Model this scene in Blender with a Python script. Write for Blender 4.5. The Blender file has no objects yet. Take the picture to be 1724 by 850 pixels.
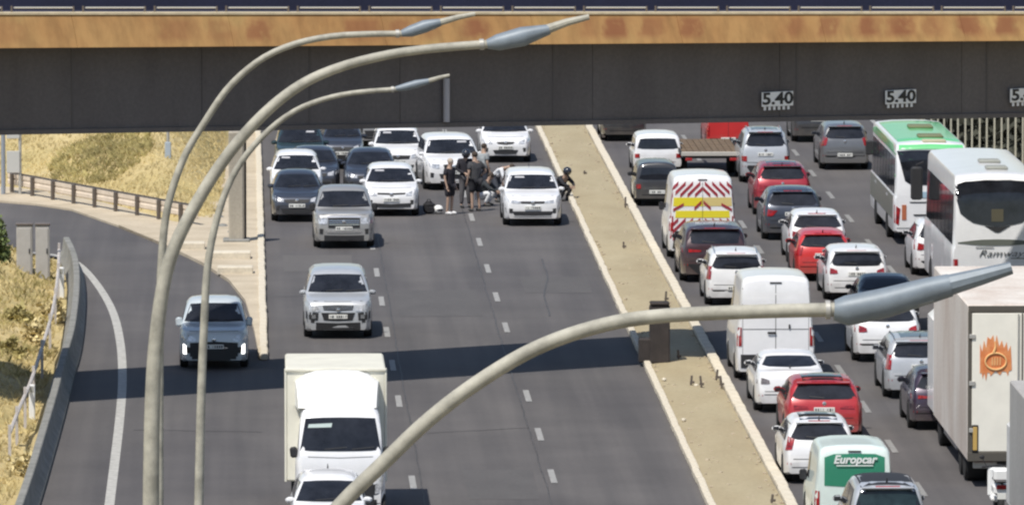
import bpy, bmesh, math, random
from mathutils import Vector, Matrix, Euler
from mathutils.bvhtree import BVHTree
from mathutils.geometry import tessellate_polygon

random.seed(7)
S = bpy.context.scene
COL = S.collection

# ------------------------------------------------------------------ camera
FPX = 15000.0                      # focal length in photograph pixels (1724 wide)
PITCH = math.atan(1305.0 / FPX)
YAW = math.atan(457.0 * math.cos(PITCH) / FPX)
CAMH = 23.0
cam_d = bpy.data.cameras.new('camera')
cam = bpy.data.objects.new('camera', cam_d)
COL.objects.link(cam)
cam.location = (0, 0, CAMH)
cam.rotation_euler = (math.pi / 2 - PITCH, 0, -YAW)
cam_d.sensor_width = 36
cam_d.lens = FPX / 1724.0 * 36
cam_d.clip_start = 1
cam_d.clip_end = 5000
S.camera = cam
CM = Euler((math.pi / 2 - PITCH, 0, -YAW)).to_matrix()

def ray(px, py):
    return CM @ Vector(((px - 862) / FPX, -(py - 425) / FPX, -1))

def gz(px, py, z=0.0):
    d = ray(px, py)
    t = (z - CAMH) / d.z
    return Vector((d.x * t, d.y * t, z))

def gy(px, py, Y):
    d = ray(px, py)
    t = Y / d.y
    return Vector((d.x * t, Y, CAMH + d.z * t))

# ------------------------------------------------------------------ light
SH = Vector((0.32, 0.48, -1.0)).normalized()          # direction the sunlight travels
w = bpy.data.worlds.new('World')
S.world = w
w.use_nodes = True
nt = w.node_tree
sky = nt.nodes.new('ShaderNodeTexSky')
sky.sky_type = 'NISHITA'
sky.sun_disc = False
sky.sun_elevation = math.asin(-SH.z)
sky.sun_rotation = math.atan2(-SH.x, -SH.y)
bg = nt.nodes['Background']
bg.inputs['Strength'].default_value = 0.10
nt.links.new(sky.outputs[0], bg.inputs[0])
sl = bpy.data.lights.new('sun', 'SUN')
sl.energy = 4.3
sl.angle = math.radians(0.5)
sl.color = (1.0, 0.955, 0.88)
sun = bpy.data.objects.new('sun', sl)
COL.objects.link(sun)
sun.rotation_euler = SH.to_track_quat('-Z', 'Y').to_euler()
sun.location = (0, 100, 80)
S.view_settings.view_transform = 'Standard'
S.view_settings.look = 'None'
S.view_settings.exposure = 0.12
S.view_settings.gamma = 1
S.cycles.max_bounces = 5
S.cycles.filter_width = 2.3
S.cycles.use_denoising = True

# ------------------------------------------------------------------ materials
MATS = {}
def mat(name, col, rough=0.6, metal=0.0, coat=0.0, var=0.0, vscale=3.0, bump=0.0, bscale=40.0, emit=0.0, spec=0.5, col2=None):
    if name in MATS:
        return MATS[name]
    m = bpy.data.materials.new(name)
    m.use_nodes = True
    t = m.node_tree
    b = t.nodes['Principled BSDF']
    b.inputs['Base Color'].default_value = (*col, 1)
    b.inputs['Roughness'].default_value = rough
    b.inputs['Metallic'].default_value = metal
    b.inputs['Coat Weight'].default_value = coat
    b.inputs['Coat Roughness'].default_value = 0.06
    b.inputs['Specular IOR Level'].default_value = spec
    if emit:
        b.inputs['Emission Color'].default_value = (*col, 1)
        b.inputs['Emission Strength'].default_value = emit
    if var or col2 or bump:
        g = t.nodes.new('ShaderNodeTexCoord')
    if var or col2:
        n = t.nodes.new('ShaderNodeTexNoise')
        n.inputs['Scale'].default_value = vscale
        n.inputs['Detail'].default_value = 6
        n.inputs['Roughness'].default_value = 0.65
        t.links.new(g.outputs['Object'], n.inputs['Vector'])
        r = t.nodes.new('ShaderNodeValToRGB')
        c2 = col2 or tuple(c * (1 - var) for c in col)
        c1 = col if col2 else tuple(min(1, c * (1 + var)) for c in col)
        r.color_ramp.elements[0].position = 0.35
        r.color_ramp.elements[0].color = (*c2, 1)
        r.color_ramp.elements[1].position = 0.65
        r.color_ramp.elements[1].color = (*c1, 1)
        t.links.new(n.outputs['Fac'], r.inputs['Fac'])
        t.links.new(r.outputs['Color'], b.inputs['Base Color'])
    if bump:
        n2 = t.nodes.new('ShaderNodeTexNoise')
        n2.inputs['Scale'].default_value = bscale
        n2.inputs['Detail'].default_value = 4
        t.links.new(g.outputs['Object'], n2.inputs['Vector'])
        bp = t.nodes.new('ShaderNodeBump')
        bp.inputs['Strength'].default_value = bump
        bp.inputs['Distance'].default_value = 0.03
        t.links.new(n2.outputs['Fac'], bp.inputs['Height'])
        t.links.new(bp.outputs['Normal'], b.inputs['Normal'])
    MATS[name] = m
    return m

def ramp_mix(t, vec, scale, stops, detail=6, stretch=None, rough=0.6):
    n = t.nodes.new('ShaderNodeTexNoise')
    n.inputs['Scale'].default_value = scale
    n.inputs['Detail'].default_value = detail
    n.inputs['Roughness'].default_value = rough
    if stretch:
        mp = t.nodes.new('ShaderNodeMapping')
        mp.inputs['Scale'].default_value = stretch
        t.links.new(vec, mp.inputs['Vector'])
        vec = mp.outputs['Vector']
    t.links.new(vec, n.inputs['Vector'])
    r = t.nodes.new('ShaderNodeValToRGB')
    e = r.color_ramp.elements
    e[0].position, e[0].color = stops[0][0], (*stops[0][1], 1)
    e[1].position, e[1].color = stops[-1][0], (*stops[-1][1], 1)
    for p, c in stops[1:-1]:
        x = e.new(p)
        x.color = (*c, 1)
    t.links.new(n.outputs['Fac'], r.inputs['Fac'])
    return r.outputs['Color']

def mul(t, a, b, fac=1.0):
    m = t.nodes.new('ShaderNodeMix')
    m.data_type = 'RGBA'
    m.blend_type = 'MULTIPLY'
    m.inputs[0].default_value = fac
    t.links.new(a, m.inputs[6])
    t.links.new(b, m.inputs[7])
    return m.outputs[2]

def asphalt_mat():
    m = bpy.data.materials.new('asphalt')
    m.use_nodes = True
    t = m.node_tree
    b = t.nodes['Principled BSDF']
    g = t.nodes.new('ShaderNodeTexCoord').outputs['Object']
    base = ramp_mix(t, g, 0.25, [(0.3, (0.088, 0.082, 0.081)), (0.7, (0.116, 0.108, 0.105))], 5)
    track = ramp_mix(t, g, 1.0, [(0.35, (0.80, 0.80, 0.81)), (0.65, (1.08, 1.07, 1.06))], 3, (1.1, 0.02, 1))
    patch = ramp_mix(t, g, 0.35, [(0.42, (0.9, 0.9, 0.92)), (0.5, (1, 1, 1))], 2, (0.6, 0.12, 1))
    grain = ramp_mix(t, g, 9, [(0.3, (0.86, 0.86, 0.86)), (0.7, (1.12, 1.12, 1.12))], 8, None, 0.8)
    c = mul(t, mul(t, mul(t, base, track), patch), grain)
    t.links.new(c, b.inputs['Base Color'])
    b.inputs['Roughness'].default_value = 0.85
    return m

def parapet_mat():
    m = bpy.data.materials.new('ochre_parapet')
    m.use_nodes = True
    t = m.node_tree
    b = t.nodes['Principled BSDF']
    g = t.nodes.new('ShaderNodeTexCoord').outputs['Object']
    base = ramp_mix(t, g, 0.5, [(0.3, (0.36, 0.19, 0.07)), (0.55, (0.42, 0.245, 0.095)), (0.75, (0.48, 0.33, 0.13))], 4)
    streak = ramp_mix(t, g, 1.2, [(0.35, (0.8, 0.78, 0.74)), (0.6, (1.05, 1.04, 1.0))], 5, (2.5, 2.5, 0.4))
    c = mul(t, base, streak)
    t.links.new(c, b.inputs['Base Color'])
    b.inputs['Roughness'].default_value = 0.8
    return m

def concrete_mat(name, c1, c2, stretch=(1.4, 1.4, 0.35), scale=0.6):
    m = bpy.data.materials.new(name)
    m.use_nodes = True
    t = m.node_tree
    b = t.nodes['Principled BSDF']
    g = t.nodes.new('ShaderNodeTexCoord').outputs['Object']
    base = ramp_mix(t, g, scale, [(0.3, c1), (0.7, c2)], 6, stretch)
    grain = ramp_mix(t, g, 12, [(0.3, (0.88, 0.88, 0.88)), (0.7, (1.1, 1.1, 1.1))], 6)
    t.links.new(mul(t, base, grain), b.inputs['Base Color'])
    b.inputs['Roughness'].default_value = 0.85
    return m

M_ASPH = asphalt_mat()
M_PARA = parapet_mat()
M_STAIN = concrete_mat('rust_stain', (0.24, 0.10, 0.045), (0.36, 0.165, 0.07), (1, 1, 1), 1.6)
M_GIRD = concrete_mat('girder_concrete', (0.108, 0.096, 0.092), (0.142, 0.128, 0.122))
M_KERB = concrete_mat('pale_concrete', (0.52, 0.46, 0.36), (0.68, 0.62, 0.50), (1, 1, 1), 1.2)
M_GORE = concrete_mat('dusty_concrete', (0.42, 0.35, 0.25), (0.56, 0.48, 0.36), (1, 1, 1), 0.8)
M_SOIL = concrete_mat('dusty_soil', (0.33, 0.27, 0.165), (0.39, 0.33, 0.21), (1, 0.3, 1), 0.9)
M_DIRT = concrete_mat('dry_earth', (0.30, 0.245, 0.13), (0.42, 0.35, 0.20), (1, 1, 1), 0.25)
M_BARR = concrete_mat('barrier_concrete', (0.17, 0.17, 0.155), (0.27, 0.265, 0.245), (1, 1, 1), 1.5)
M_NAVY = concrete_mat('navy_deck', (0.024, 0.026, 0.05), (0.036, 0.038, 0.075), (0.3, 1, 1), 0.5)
M_WORN = mat('worn_road_paint', (0.24, 0.235, 0.225), 0.7, var=0.3, vscale=5)
M_PAINT = mat('road_paint', (0.30, 0.295, 0.285), 0.7, var=0.22, vscale=7)
M_EDGE = mat('edge_paint', (0.42, 0.41, 0.38), 0.7, var=0.2, vscale=5)
M_STEEL = mat('galvanised_steel', (0.42, 0.41, 0.38), 0.5, 0.3, var=0.15)
M_POLE = mat('lamp_pole_paint', (0.35, 0.335, 0.28), 0.65, 0.0, var=0.28, vscale=3.5)
M_HEAD = mat('lamp_head_paint', (0.19, 0.225, 0.26), 0.5, 0.1, var=0.15, vscale=4)
M_GLASS = mat('dark_glass', (0.018, 0.02, 0.026), 0.07, spec=0.5, var=0.4, vscale=2)
M_GLASSG = mat('green_tinted_glass', (0.02, 0.035, 0.038), 0.07, var=0.4, vscale=2)
M_TYRE = mat('tyre_rubber', (0.018, 0.018, 0.018), 0.85)
M_RIM = mat('alloy_rim', (0.35, 0.35, 0.36), 0.35, 0.8)
M_TRIM = mat('black_trim', (0.022, 0.022, 0.024), 0.6)
M_CHROME = mat('chrome', (0.7, 0.7, 0.7), 0.2, 0.9)
M_LAMPW = mat('headlight_lens', (0.55, 0.56, 0.58), 0.15, 0.3, coat=1, var=0.5, vscale=14)
M_LAMPR = mat('tail_light_lens', (0.30, 0.012, 0.014), 0.2, coat=1, var=0.5, vscale=9)
M_LIT = mat('lit_headlight', (1.0, 0.98, 0.92), 0.3, emit=3.0)
M_PLATE = mat('plate_white', (0.72, 0.72, 0.68), 0.5)
M_PLCH = mat('plate_characters', (0.03, 0.03, 0.04), 0.6)
M_CREAM = mat('cream_panel', (0.72, 0.70, 0.60), 0.45, var=0.06, vscale=1.5)
M_WHITE = mat('white_panel', (0.82, 0.82, 0.80), 0.4, coat=0.3, var=0.04, vscale=1.2)
M_SKIN = mat('skin', (0.40, 0.27, 0.20), 0.6)
M_SIGNW = mat('sign_white', (0.80, 0.80, 0.78), 0.5)

PAINTS = {
    'white': ((0.80, 0.80, 0.81), 0.0), 'bluewhite': ((0.72, 0.76, 0.80), 0.0),
    'silver': ((0.54, 0.56, 0.59), 0.3), 'grey': ((0.20, 0.205, 0.215), 0.5), 'midgrey': ((0.34, 0.34, 0.34), 0.3),
    'paleblue': ((0.58, 0.64, 0.68), 0.1), 'navy': ((0.035, 0.045, 0.09), 0.3), 'slate': ((0.05, 0.06, 0.085), 0.4),
    'teal': ((0.03, 0.06, 0.07), 0.3), 'black': ((0.02, 0.02, 0.024), 0.2), 'maroonblack': ((0.05, 0.022, 0.028), 0.2),
    'red': ((0.42, 0.022, 0.03), 0.1), 'brightred': ((0.58, 0.03, 0.03), 0.1), 'darkred': ((0.33, 0.015, 0.03), 0.2),
    'blackgrey': ((0.055, 0.055, 0.06), 0.3), 'plum': ((0.045, 0.03, 0.055), 0.3), 'mint': ((0.70, 0.80, 0.76), 0.0),
    'green': ((0.13, 0.56, 0.21), 0.0),
}
def paint(k):
    c, mt = PAINTS[k]
    nm = k + '_car_paint'
    if nm in MATS: return MATS[nm]
    m = mat(nm, c, 0.38, mt, coat=0.7, var=0.05, vscale=1.5)
    # road dust that has settled on the lower panels
    t = m.node_tree; b = t.nodes['Principled BSDF']; src = b.inputs['Base Color'].links[0].from_socket
    g = t.nodes.new('ShaderNodeTexCoord').outputs['Object']
    sp = t.nodes.new('ShaderNodeSeparateXYZ'); t.links.new(g, sp.inputs[0])
    nz = t.nodes.new('ShaderNodeTexNoise'); nz.inputs['Scale'].default_value = 3.5; nz.inputs['Detail'].default_value = 6; t.links.new(g, nz.inputs['Vector'])
    ad = t.nodes.new('ShaderNodeMath'); ad.operation = 'MULTIPLY_ADD'; t.links.new(nz.outputs['Fac'], ad.inputs[0]); ad.inputs[1].default_value = .7; t.links.new(sp.outputs[2], ad.inputs[2])
    mr = t.nodes.new('ShaderNodeMapRange'); t.links.new(ad.outputs[0], mr.inputs[0])
    mr.inputs[1].default_value = .55; mr.inputs[2].default_value = 1.05; mr.inputs[3].default_value = .42; mr.inputs[4].default_value = .02
    mx = t.nodes.new('ShaderNodeMix'); mx.data_type = 'RGBA'
    t.links.new(mr.outputs[0], mx.inputs[0]); t.links.new(src, mx.inputs[6]); mx.inputs[7].default_value = (.20, .175, .14, 1)
    t.links.new(mx.outputs[2], b.inputs['Base Color'])
    return m

# ------------------------------------------------------------------ mesh helpers
class MB:
    def __init__(s):
        s.v = []; s.f = []
    def add(s, vs, fs):
        o = len(s.v)
        s.v += [tuple(v) for v in vs]
        s.f += [tuple(i + o for i in f) for f in fs]
    def box(s, cx, cy, cz, sx, sy, sz, rot=None, bev=0.0):
        hx, hy, hz = sx / 2, sy / 2, sz / 2
        if bev > 0:
            b = min(bev, hx * .8, hy * .8, hz * .8)
            vs = []
            for z in (-hz, -hz + b, hz - b, hz):
                i = b if abs(z) > hz - b / 2 else 0
                for (x, y) in ((-hx + b, -hy), (hx - b, -hy), (hx, -hy + b), (hx, hy - b), (hx - b, hy), (-hx + b, hy), (-hx, hy - b), (-hx, -hy + b)):
                    vs.append(Vector((x - math.copysign(i, x), y - math.copysign(i, y), z)))
            fs = [tuple(range(7, -1, -1)), tuple(range(24, 32))]
            for k in range(3):
                for j in range(8):
                    a = k * 8 + j; c = k * 8 + (j + 1) % 8
                    fs.append((a, c, c + 8, a + 8))
        else:
            vs = [Vector((x, y, z)) for z in (-hz, hz) for x, y in ((-hx, -hy), (hx, -hy), (hx, hy), (-hx, hy))]
            fs = [(3, 2, 1, 0), (4, 5, 6, 7), (0, 1, 5, 4), (1, 2, 6, 5), (2, 3, 7, 6), (3, 0, 4, 7)]
        if rot:
            vs = [rot @ v for v in vs]
        s.add([v + Vector((cx, cy, cz)) for v in vs], fs)
        return s
    def tube(s, pts, rad, n=10, cap=True):
        pts = [Vector(p) for p in pts]
        rs = rad if isinstance(rad, (list, tuple)) else [rad] * len(pts)
        o = len(s.v)
        for i, p in enumerate(pts):
            d = (pts[min(i + 1, len(pts) - 1)] - pts[max(i - 1, 0)]).normalized()
            a = Vector((0, 1, 0)) if abs(d.y) < 0.9 else Vector((1, 0, 0))
            u = d.cross(a).normalized(); v = d.cross(u).normalized()
            for k in range(n):
                t = 2 * math.pi * k / n
                s.v.append(tuple(p + (u * math.cos(t) + v * math.sin(t)) * rs[i]))
        for i in range(len(pts) - 1):
            for k in range(n):
                a = o + i * n + k; b = o + i * n + (k + 1) % n
                s.f.append((a, b, b + n, a + n))
        if cap:
            s.f.append(tuple(o + k for k in range(n - 1, -1, -1)))
            e = o + (len(pts) - 1) * n
            s.f.append(tuple(e + k for k in range(n)))
        return s
    def lathe(s, c, axis, prof, n=20):
        # prof: list of (radius, offset along axis)
        c = Vector(c); ax = Vector(axis)
        a = Vector((0, 0, 1)) if abs(ax.z) < 0.9 else Vector((1, 0, 0))
        u = ax.cross(a).normalized(); v = ax.cross(u)
        o = len(s.v)
        for r, h in prof:
            for k in range(n):
                t = 2 * math.pi * k / n
                s.v.append(tuple(c + ax * h + (u * math.cos(t) + v * math.sin(t)) * r))
        for i in range(len(prof) - 1):
            for k in range(n):
                a_ = o + i * n + k; b = o + i * n + (k + 1) % n
                s.f.append((a_, b, b + n, a_ + n))
        s.f.append(tuple(o + k for k in range(n - 1, -1, -1)))
        e = o + (len(prof) - 1) * n
        s.f.append(tuple(e + k for k in range(n)))
        return s
    def ell(s, c, r, n=10, m=6, rot=None):
        o = len(s.v)
        for i in range(m + 1):
            ph = math.pi * i / m
            for k in range(n):
                t = 2 * math.pi * k / n
                p = Vector((r[0] * math.sin(ph) * math.cos(t), r[1] * math.sin(ph) * math.sin(t), r[2] * math.cos(ph)))
                if rot: p = rot @ p
                s.v.append(tuple(p + Vector(c)))
        for i in range(m):
            for k in range(n):
                a = o + i * n + k; b = o + i * n + (k + 1) % n
                s.f.append((a, a + n, b + n, b))
        return s
    def prism(s, poly, z0, z1):
        # poly in xy, extruded
        n = len(poly)
        o = len(s.v)
        s.v += [(p[0], p[1], z0) for p in poly] + [(p[0], p[1], z1) for p in poly]
        tr = tessellate_polygon([[Vector((p[0], p[1], 0)) for p in poly]])
        for a, b, c in tr:
            s.f.append((o + a, o + b, o + c)); s.f.append((o + n + a, o + n + b, o + n + c))
        for i in range(n):
            j = (i + 1) % n
            s.f.append((o + i, o + j, o + n + j, o + n + i))
        return s
    def build(s, name, m, parent=None, smooth=35, fixn=True, weld=False):
        me = bpy.data.meshes.new(name)
        me.from_pydata(s.v, [], s.f)
        if fixn:
            bm = bmesh.new(); bm.from_mesh(me)
            if weld: bmesh.ops.remove_doubles(bm, verts=bm.verts, dist=1e-5)
            bmesh.ops.recalc_face_normals(bm, faces=bm.faces)
            bm.to_mesh(me); bm.free()
        if smooth:
            me.shade_smooth()
            me.set_sharp_from_angle(angle=math.radians(smooth))
        me.materials.append(m)
        o = bpy.data.objects.new(name, me)
        COL.objects.link(o)
        if parent: o.parent = parent
        return o

def tag(o, label=None, cat=None, group=None, kind=None):
    if label: o['label'] = label
    if cat: o['category'] = cat
    if group: o['group'] = group
    if kind: o['kind'] = kind
    return o

def empty(name, loc, rz=0, label=None, cat=None, group=None):
    o = bpy.data.objects.new(name, None)
    COL.objects.link(o)
    o.location = loc; o.rotation_euler = (0, 0, rz)
    o.empty_display_size = 0.2
    return tag(o, label, cat, group)

def share(name, me, parent, loc=(0, 0, 0), rot=(0, 0, 0), sc=(1, 1, 1)):
    o = bpy.data.objects.new(name, me)
    COL.objects.link(o)
    o.parent = parent; o.location = loc; o.rotation_euler = rot; o.scale = sc
    return o

def text(name, s, size, m, parent, loc, rot, shear=0.0, ext=0.008, align='CENTER', bold=0.0, sx=1.0):
    cu = bpy.data.curves.new(name, 'FONT')
    cu.body = s; cu.size = size; cu.align_x = align; cu.align_y = 'CENTER'
    cu.extrude = ext; cu.shear = shear; cu.offset = bold
    cu.resolution_u = 3
    tmp = bpy.data.objects.new(name + '_t', cu)
    COL.objects.link(tmp)
    dg = bpy.context.evaluated_depsgraph_get()
    me = bpy.data.meshes.new_from_object(tmp.evaluated_get(dg))
    bpy.data.objects.remove(tmp)
    me.materials.clear(); me.materials.append(m)
    me.name = name
    return share(name, me, parent, loc, rot, (sx, 1, 1))

# ------------------------------------------------------------------ ground
def sheet(name, pts, z, m, kind='structure'):
    mb = MB()
    n = len(pts)
    mb.v = [(p[0], p[1], z) for p in pts]
    mb.f = [tuple(t) for t in tessellate_polygon([[Vector((p[0], p[1], 0)) for p in pts]])]
    o = mb.build(name, m, smooth=0)
    for p in o.data.polygons:
        if p.normal.z < 0: p.flip()
    return tag(o, kind=kind)

mb = MB(); mb.add([(-900, -200, -0.06), (900, -200, -0.06), (900, 4000, -0.06), (-900, 4000, -0.06)], [(0, 1, 2, 3)])
tag(mb.build('ground', M_DIRT, smooth=0), kind='structure')

XL, XM0, XM1, XR = 0.62, 10.48, 12.26, 24.0
g_ = lambda x, y: gz(x, y)
ramp_far = [(-220, 338), (-100, 338), (0, 341), (60, 346), (120, 355), (200, 383), (270, 412), (340, 446), (385, 475), (413, 510), (428, 560), (436, 606)]
barr = [(112, 436), (126, 470), (129, 520), (121, 590), (107, 640), (92, 700), (72, 770), (48, 850), (10, 960)]
pts = [g_(*p) for p in ramp_far] + [g_(450, 606), Vector((XL, 320, 0)), Vector((XL, 900, 0)), Vector((XR, 900, 0)), Vector((XR, 30, 0)), Vector((-5.6, 30, 0)), Vector((-5.6, 188, 0))]
pts += [g_(*p) for p in reversed(barr)] + [g_(60, 428), g_(-220, 424)]
road = sheet('road', pts, 0.0, M_ASPH)

def strip(name, xs, w_, z, m, kind=None, h=0.0):
    mb = MB()
    P = [Vector(p) for p in xs]
    L = []; R = []
    for i, p in enumerate(P):
        d = (P[min(i + 1, len(P) - 1)] - P[max(i - 1, 0)]); d.z = 0; d.normalize()
        nrm = Vector((-d.y, d.x, 0))
        L.append(p + nrm * w_ / 2); R.append(p - nrm * w_ / 2)
    n = len(P)
    if h:
        e = min(0.03, w_ * .2)
        for i in range(n):
            nr = (L[i] - R[i]).normalized()
            for q, zz in ((L[i], z), (L[i], z + h - .02), (L[i] - nr * e, z + h), (R[i] + nr * e, z + h), (R[i], z + h - .02), (R[i], z)):
                mb.v.append((q.x, q.y, zz))
        for i in range(n - 1):
            for k in range(5):
                a = i * 6 + k
                mb.f.append((a, a + 1, a + 7, a + 6))
        mb.f.append((0, 1, 2, 3, 4, 5)); e0 = (n - 1) * 6
        mb.f.append(tuple(e0 + k for k in (5, 4, 3, 2, 1, 0)))
    else:
        for i in range(n):
            mb.v += [(L[i].x, L[i].y, z), (R[i].x, R[i].y, z)]
        for i in range(n - 1):
            mb.f.append((2 * i, 2 * i + 1, 2 * i + 3, 2 * i + 2))
    o = mb.build(name, m, smooth=0)
    if not h:
        for p in o.data.polygons:
            if p.normal.z < 0: p.flip()
    if kind: tag(o, kind=kind)
    return o

def smooth_poly(px, n=6):
    # Catmull-Rom through pixel points
    out = []
    P = [Vector((p[0], p[1])) for p in px]
    for i in range(len(P) - 1):
        a = P[max(i - 1, 0)]; b = P[i]; c = P[i + 1]; d = P[min(i + 2, len(P) - 1)]
        for k in range(n):
            t = k / n
            out.append(0.5 * ((2 * b) + (c - a) * t + (2 * a - 5 * b + 4 * c - d) * t * t + (3 * b - a - 3 * c + d) * t ** 3))
    out.append(P[-1])
    return out

# median: raised dusty strip between two low pale kerbs
mb = MB()
for i in range(60):
    y0 = 60 + i * 8.0
    pass
def median_mesh():
    mb = MB(); nx = 8
    ys = [60 + 0.8 * i for i in range(0, 420)]
    rnd = random.Random(3)
    for y in ys:
        for k in range(nx + 1):
            x = XM0 + .1 + (XM1 - XM0 - .24) * k / nx
            z = 0.09 + 0.05 * math.sin(math.pi * k / nx) + rnd.uniform(-.004, .004)
            mb.v.append((x, y, z))
    for i in range(len(ys) - 1):
        for k in range(nx):
            a = i * (nx + 1) + k
            mb.f.append((a, a + 1, a + nx + 2, a + nx + 1))
    return mb
tag(median_mesh().build('median', M_SOIL, smooth=60), kind='structure')

def kerb_run(name, x, wd, h, y0, y1, m, step=2.0, jit=0.012, seed=1):
    """kerb laid from separate stones"""
    rnd = random.Random(seed)
    root = tag(empty(name, (x, y0, 0)), kind='structure')
    me = None
    y = y0
    k = 0
    while y < y1:
        if me is None:
            mbk = MB().box(0, step / 2, h / 2, wd, step - 0.05, h, bev=0.025)
            o = mbk.build('kerb_stone', m, root)
            me = o.data
        else:
            o = share('kerb_stone', me, root)
        o.location = (rnd.uniform(-jit, jit), y - y0, rnd.uniform(-jit, 0))
        o.rotation_euler = (0, 0, rnd.uniform(-.004, .004))
        y += step; k += 1
    return root
kerb_run('median_kerb', XM0, 0.17, 0.17, 190, 330, M_KERB, 1.0, seed=1)
kerb_run('median_kerb', XM1, 0.25, 0.20, 190, 330, M_KERB, 1.0, seed=2)
# left edge kerb of the main road
XLk = gz(440, 400).x
kerb_run('road_kerb', XLk - .02, 0.2, 0.16, gz(440, 606).y, 318, M_KERB, 1.0, seed=5)

# gore: pale dusty concrete between ramp and main road
gore = [g_(*p) for p in [(200, 383), (270, 412), (340, 446), (385, 475), (413, 510), (428, 560), (436, 604), (444, 604), (440, 400), (432, 225), (395, 225), (350, 330), (300, 378)]]
mb = MB().prism([(p.x, p.y) for p in gore], 0.0, 0.09)
tag(mb.build('gore_pavement', M_GORE, smooth=0), kind='structure')
# hard shoulder beyond the ramp
sh = [g_(*p) for p in [(-220, 338), (-100, 338), (0, 341), (60, 346), (120, 355), (200, 383), (270, 412), (300, 378), (200, 350), (100, 327), (20, 318), (-220, 312)]]
mb = MB().prism([(p.x, p.y) for p in sh], -0.05, 0.06)
tag(mb.build('ramp_shoulder', M_GORE, smooth=0), kind='structure')

# concrete slabs at the nose of the gore
for (x0, x1, y, n) in [(352, 422, 441, 0), (366, 426, 466, 1), (288, 345, 425, 2)]:
    a = gz(x0, y); b = gz(x1, y)
    mb = MB().box((a.x + b.x) / 2, a.y + .35, 0.17, b.x - a.x, 0.7, 0.22, bev=0.02)
    o = mb.build('concrete_slab', M_KERB)
    tag(o, ['upper pale concrete slab lying at the foot of the grey column', 'lower pale concrete slab nearest the tip of the gore', 'thin pale slab on the ramp edge just left of the thin lamp pole'][n], 'slab', 'pale slabs on the gore')

# lane dashes
def dashes(x, c0, k0, k1, name='lane_marking', wd=0.15, pm=None):
    root = tag(empty(name, (x, 0, 0)), kind='structure')
    me = None
    for k in range(k0, k1):
        y = c0 + 9.03 * k
        mb = MB().add([(-wd / 2, -1.5, 0), (wd / 2, -1.5, 0), (wd / 2, 1.5, 0), (-wd / 2, 1.5, 0)], [(0, 1, 2, 3)])
        if me is None:
            q = MB(); q.add([(-wd / 2, -1.4, 0), (wd / 2, -1.4, 0), (wd / 2, 1.4, 0), (-wd / 2, 1.4, 0)], [(0, 1, 2, 3)])
            o = q.build('dash', pm or M_PAINT, root, smooth=0, fixn=False); me = o.data
        else:
            o = share('dash', me, root)
        o.location = (0, y, 0.012)
dashes(gz(853, 555).x, 204.6, -2, 14)
dashes(gz(643, 510).x, 203.4, -2, 14)
dashes(gz(1418, 628).x, 228.8 - 27.1, -1, 13, pm=M_WORN)
dashes(gz(1418, 628).x + 3.45, 228.8 - 25.0, -1, 13, pm=M_WORN)

M_TAR = mat('tar_seam', (.07, .066, .065), .6, var=.3, vscale=4)
M_PAT = concrete_mat('asphalt_repair', (.082, .077, .076), (.100, .094, .092), (1, .4, 1), 1.2)
M_PAT2 = concrete_mat('worn_asphalt', (.103, .096, .093), (.118, .110, .105), (1, .3, 1), 1.0)
rs = random.Random(21)
def seam(x0, y0, x1, y1, wob, w_=.05):
    n = max(6, int(abs(y1 - y0) + abs(x1 - x0)))
    P = []
    ph = rs.uniform(0, 6)
    for k in range(n + 1):
        t = k / n
        P.append((x0 + (x1 - x0) * t + wob * math.sin(ph + t * 9) + rs.uniform(-.02, .02), y0 + (y1 - y0) * t + rs.uniform(-.05, .05), 0))
    strip('tar_seam', P, w_, 0.008, M_TAR, 'structure')
for x in (gz(853, 555).x - .22, gz(643, 510).x + .2): seam(x, 188, x, 318, .015, .035)
for (a_, b_, c_, d_) in [(4.4, 214, 7.0, 215.2), (.9, 250, 3.8, 250.8), (-2.6, 215, .4, 214.4), (8.4, 244, 8.9, 262)]:
    seam(a_, b_, c_, d_, .06)
def patch(name, x0, x1, y0, y1, m):
    tag(MB().add([(x0, y0, .004), (x1, y0, .004), (x1 + .02, y1, .004), (x0 + .01, y1, .004)], [(0, 1, 2, 3)]) or None) if 0 else None
    q = MB(); q.add([(x0, y0, .004), (x1, y0, .004), (x1 + .03, y1, .004), (x0 - .02, y1, .004)], [(0, 1, 2, 3)])
    tag(q.build(name, m, smooth=0, fixn=False), kind='structure')
patch('road_patch', 4.3, 6.6, 244, 252, M_PAT)
patch('road_patch', 1.2, 3.2, 258, 263.5, M_PAT2); patch('road_patch', 5.1, 6.7, 200, 206, M_PAT)
patch('road_patch', 8.0, 9.9, 251, 256, M_PAT); patch('road_patch', 17.0, 18.4, 276, 286, M_PAT)
el = [gz(p.x, p.y) for p in smooth_poly([(50, 425), (95, 430), (130, 443), (163, 478), (190, 525), (203, 580), (206, 640), (202, 700), (194, 770), (184, 850), (170, 960)])]
strip('ramp_edge_line', el, 0.22, 0.004, M_EDGE, 'structure')
strip('shoulder_line', [(22.6, 60, 0), (22.6, 500, 0)], 0.16, 0.004, M_PAINT, 'structure')

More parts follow.
